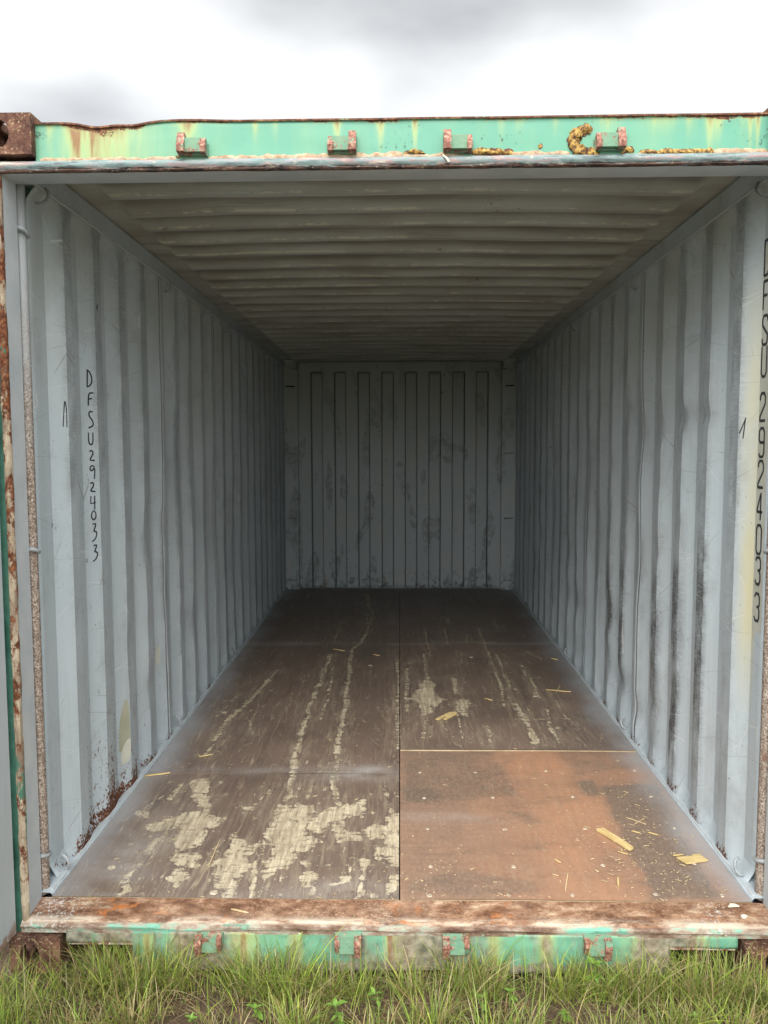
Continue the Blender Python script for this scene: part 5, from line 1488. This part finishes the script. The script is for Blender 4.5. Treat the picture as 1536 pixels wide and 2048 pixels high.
    emit(bx, by, nrng.uniform(.008, .022, n), nrng.uniform(0, 6.28, n), nrng.uniform(2, 6, n), nrng.uniform(.3, .95, n), nrng.uniform(.0010, .0024, n), .93, 4)
    # a few long arching dry stalks
    n = 300
    bx = nrng.uniform(-1.2, 1.2, n); by = nrng.uniform(-0.40, -0.14, n)
    emit(bx, by, nrng.uniform(.12, .23, n), nrng.choice([0.1, 3.0], n) + nrng.normal(0, .6, n), nrng.uniform(.4, 1.7, n), nrng.uniform(.15, .6, n), nrng.uniform(.0012, .0024, n), .6, 8)
    # leaf blades standing up against the beam
    n = 260
    bx = nrng.uniform(-1.2, 1.15, n); by = nrng.uniform(-0.20, -0.13, n)
    emit(bx, by, nrng.uniform(.13, .22, n), nrng.uniform(0, 6.28, n), nrng.uniform(.1, .6, n), nrng.uniform(0, .3, n), nrng.uniform(.0014, .003, n), .3, 6)
    # wider field
    n = 26000
    bx = nrng.uniform(-4.5, 4.5, n); by = nrng.uniform(-4.5, 3.0, n)
    k = (np.abs(bx) > 1.3) | (by < -0.55)
    bx, by = bx[k], by[k]; n = len(bx)
    emit(bx, by, nrng.uniform(.04, .13, n), nrng.uniform(0, 6.28, n), nrng.uniform(.2, 1.0, n), nrng.uniform(0, .4, n), nrng.uniform(.003, .007, n), .25, 3)
    o = obj('grass', mesh_np('grass', np.concatenate(Vs), np.concatenate(Fs), M['grass'], colattr=np.concatenate(Cs), sharp=0), kind='stuff')
    o['label'] = 'tufts of green and dry grass growing along the foot of the container'; o['category'] = 'grass'
make_grass()

# broad-leaved weeds, each with its stem and leaves
def leaf_mesh(L, W):
    bm = bmesh.new(); rows = []
    for i in range(7):
        t = i / 6; w = W * math.sin(math.pi * (0.06 + 0.90 * t) ** 0.85) * 0.5
        z = 0.10 * L * math.sin(t * 2.6) - 0.12 * L * t * t
        rows.append([bm.verts.new((t * L, s * w, z + abs(s) * w * 0.28)) for s in (-1, 0, 1)])
    for a, b in zip(rows, rows[1:]):
        for k in range(2): bm.faces.new([a[k], a[k + 1], b[k + 1], b[k]])
    return bm_mesh('leaf', bm, M['leaf'], sharp=60)
LM = leaf_mesh(1.0, 0.52)
def weed(x, y, h, leaf, label, tiers=2, per=4, tilt=20, seed=1):
    r = random.Random(seed); z = gz(x, y)
    w = empty('seedling', (x, y, z), label, 'weed', 'young broad-leaved weeds in the grass')
    bm = bmesh.new()
    pts = [(0.006 * math.sin(k), -0.004 * k, h * k / 4) for k in range(5)]
    tube(bm, pts, [0.0022, 0.002, 0.0018, 0.0016, 0.0012], 6)
    obj('stem', bm_mesh('stem', bm, M['stem'], sharp=60), w, at=(x, y, z))
    for t in range(tiers):
        zz = h * (1 - 0.34 * t)
        for k in range(per):
            o = bpy.data.objects.new('leaf', LM); C.objects.link(o); o.parent = w
            kk = min(4, (zz / h) * 4); o.location = (0.006 * math.sin(kk), -0.004 * kk, zz)
            s = leaf * r.uniform(.75, 1.15) * (1 - .12 * t)
            o.scale = (s, s, s)
            o.rotation_euler = (r.uniform(-.2, .2), R(-r.uniform(5, tilt + 15) if t == 0 else r.uniform(0, 22)), 2 * math.pi * k / per + t * 0.7 + r.uniform(-.3, .3))
weed(0.600, -0.165, 0.110, 0.036, 'tallest bright green weed with oval leaves, before the right sill bracket', 2, 5, 30, 3)
weed(-0.070, -0.26, 0.065, 0.032, 'small weed with two oval leaves in the grass below the centre seam', 2, 3, 30, 4)
weed(0.245, -0.27, 0.050, 0.026, 'low pale green weed right of the small centre weed', 2, 3, 30, 5)
weed(-0.18, -0.345, 0.085, 0.036, 'narrow bright weed at the bottom edge left of centre', 3, 4, 45, 6)
weed(0.485, -0.30, 0.040, 0.024, 'tiny weed on bare soil between the right tufts', 2, 4, 30, 7)
weed(-0.60, -0.33, 0.030, 0.022, 'tiny weed on the bare soil at lower left', 1, 4, 30, 8)
weed(-0.42, -0.30, 0.055, 0.030, 'weed with wide leaves at the front of the left centre tuft', 2, 4, 35, 12)
weed(0.34, -0.225, 0.050, 0.024, 'small weed below the second sill bracket from the right', 2, 4, 35, 13)
weed(0.86, -0.31, 0.045, 0.022, 'small weed in the dense grass at lower right', 2, 4, 30, 9)
def ground_cover():
    V = []; F = []; Cc = []
    for i in range(900):
        x = rng.uniform(-1.5, 1.5); y = rng.uniform(-0.75, -0.13)
        if mnoise.noise(Vector((x * 6, y * 8, 11))) < 0.12: continue
        z = gz(x, y) + rng.uniform(.004, .035); a = rng.uniform(0, 6.28); L = rng.uniform(.006, .018); w = L * rng.uniform(.3, .5); t = rng.uniform(-.3, .7)
        c, s_ = math.cos(a), math.sin(a); b = len(V)
        for u, v, q in ((0, 0, 0), (.5, -.5, .12), (1, 0, 0), (.5, .5, .12)):
            V.append((x + c * u * L - s_ * v * w * 2, y + s_ * u * L + c * v * w * 2, z + u * L * t + q * w))
        k = rng.uniform(.8, 1.7); col = (0.10 * k, 0.17 * k, 0.035 * k, 1) if rng.random() > .2 else (0.26, 0.19, 0.10, 1)
        Cc += [col] * 4; F.append([b, b + 1, b + 2, b + 3])
    o = obj('ground_cover', mesh_np('ground_cover', V, F, M['grass'], colattr=Cc, sharp=0), kind='stuff')
    o['label'] = 'small creeping leaves between the grass tufts'; o['category'] = 'ground cover'
ground_cover()
print('triangles', sum(len(o.data.loops) - 2 * len(o.data.polygons) for o in bpy.data.objects if o.type == 'MESH'))
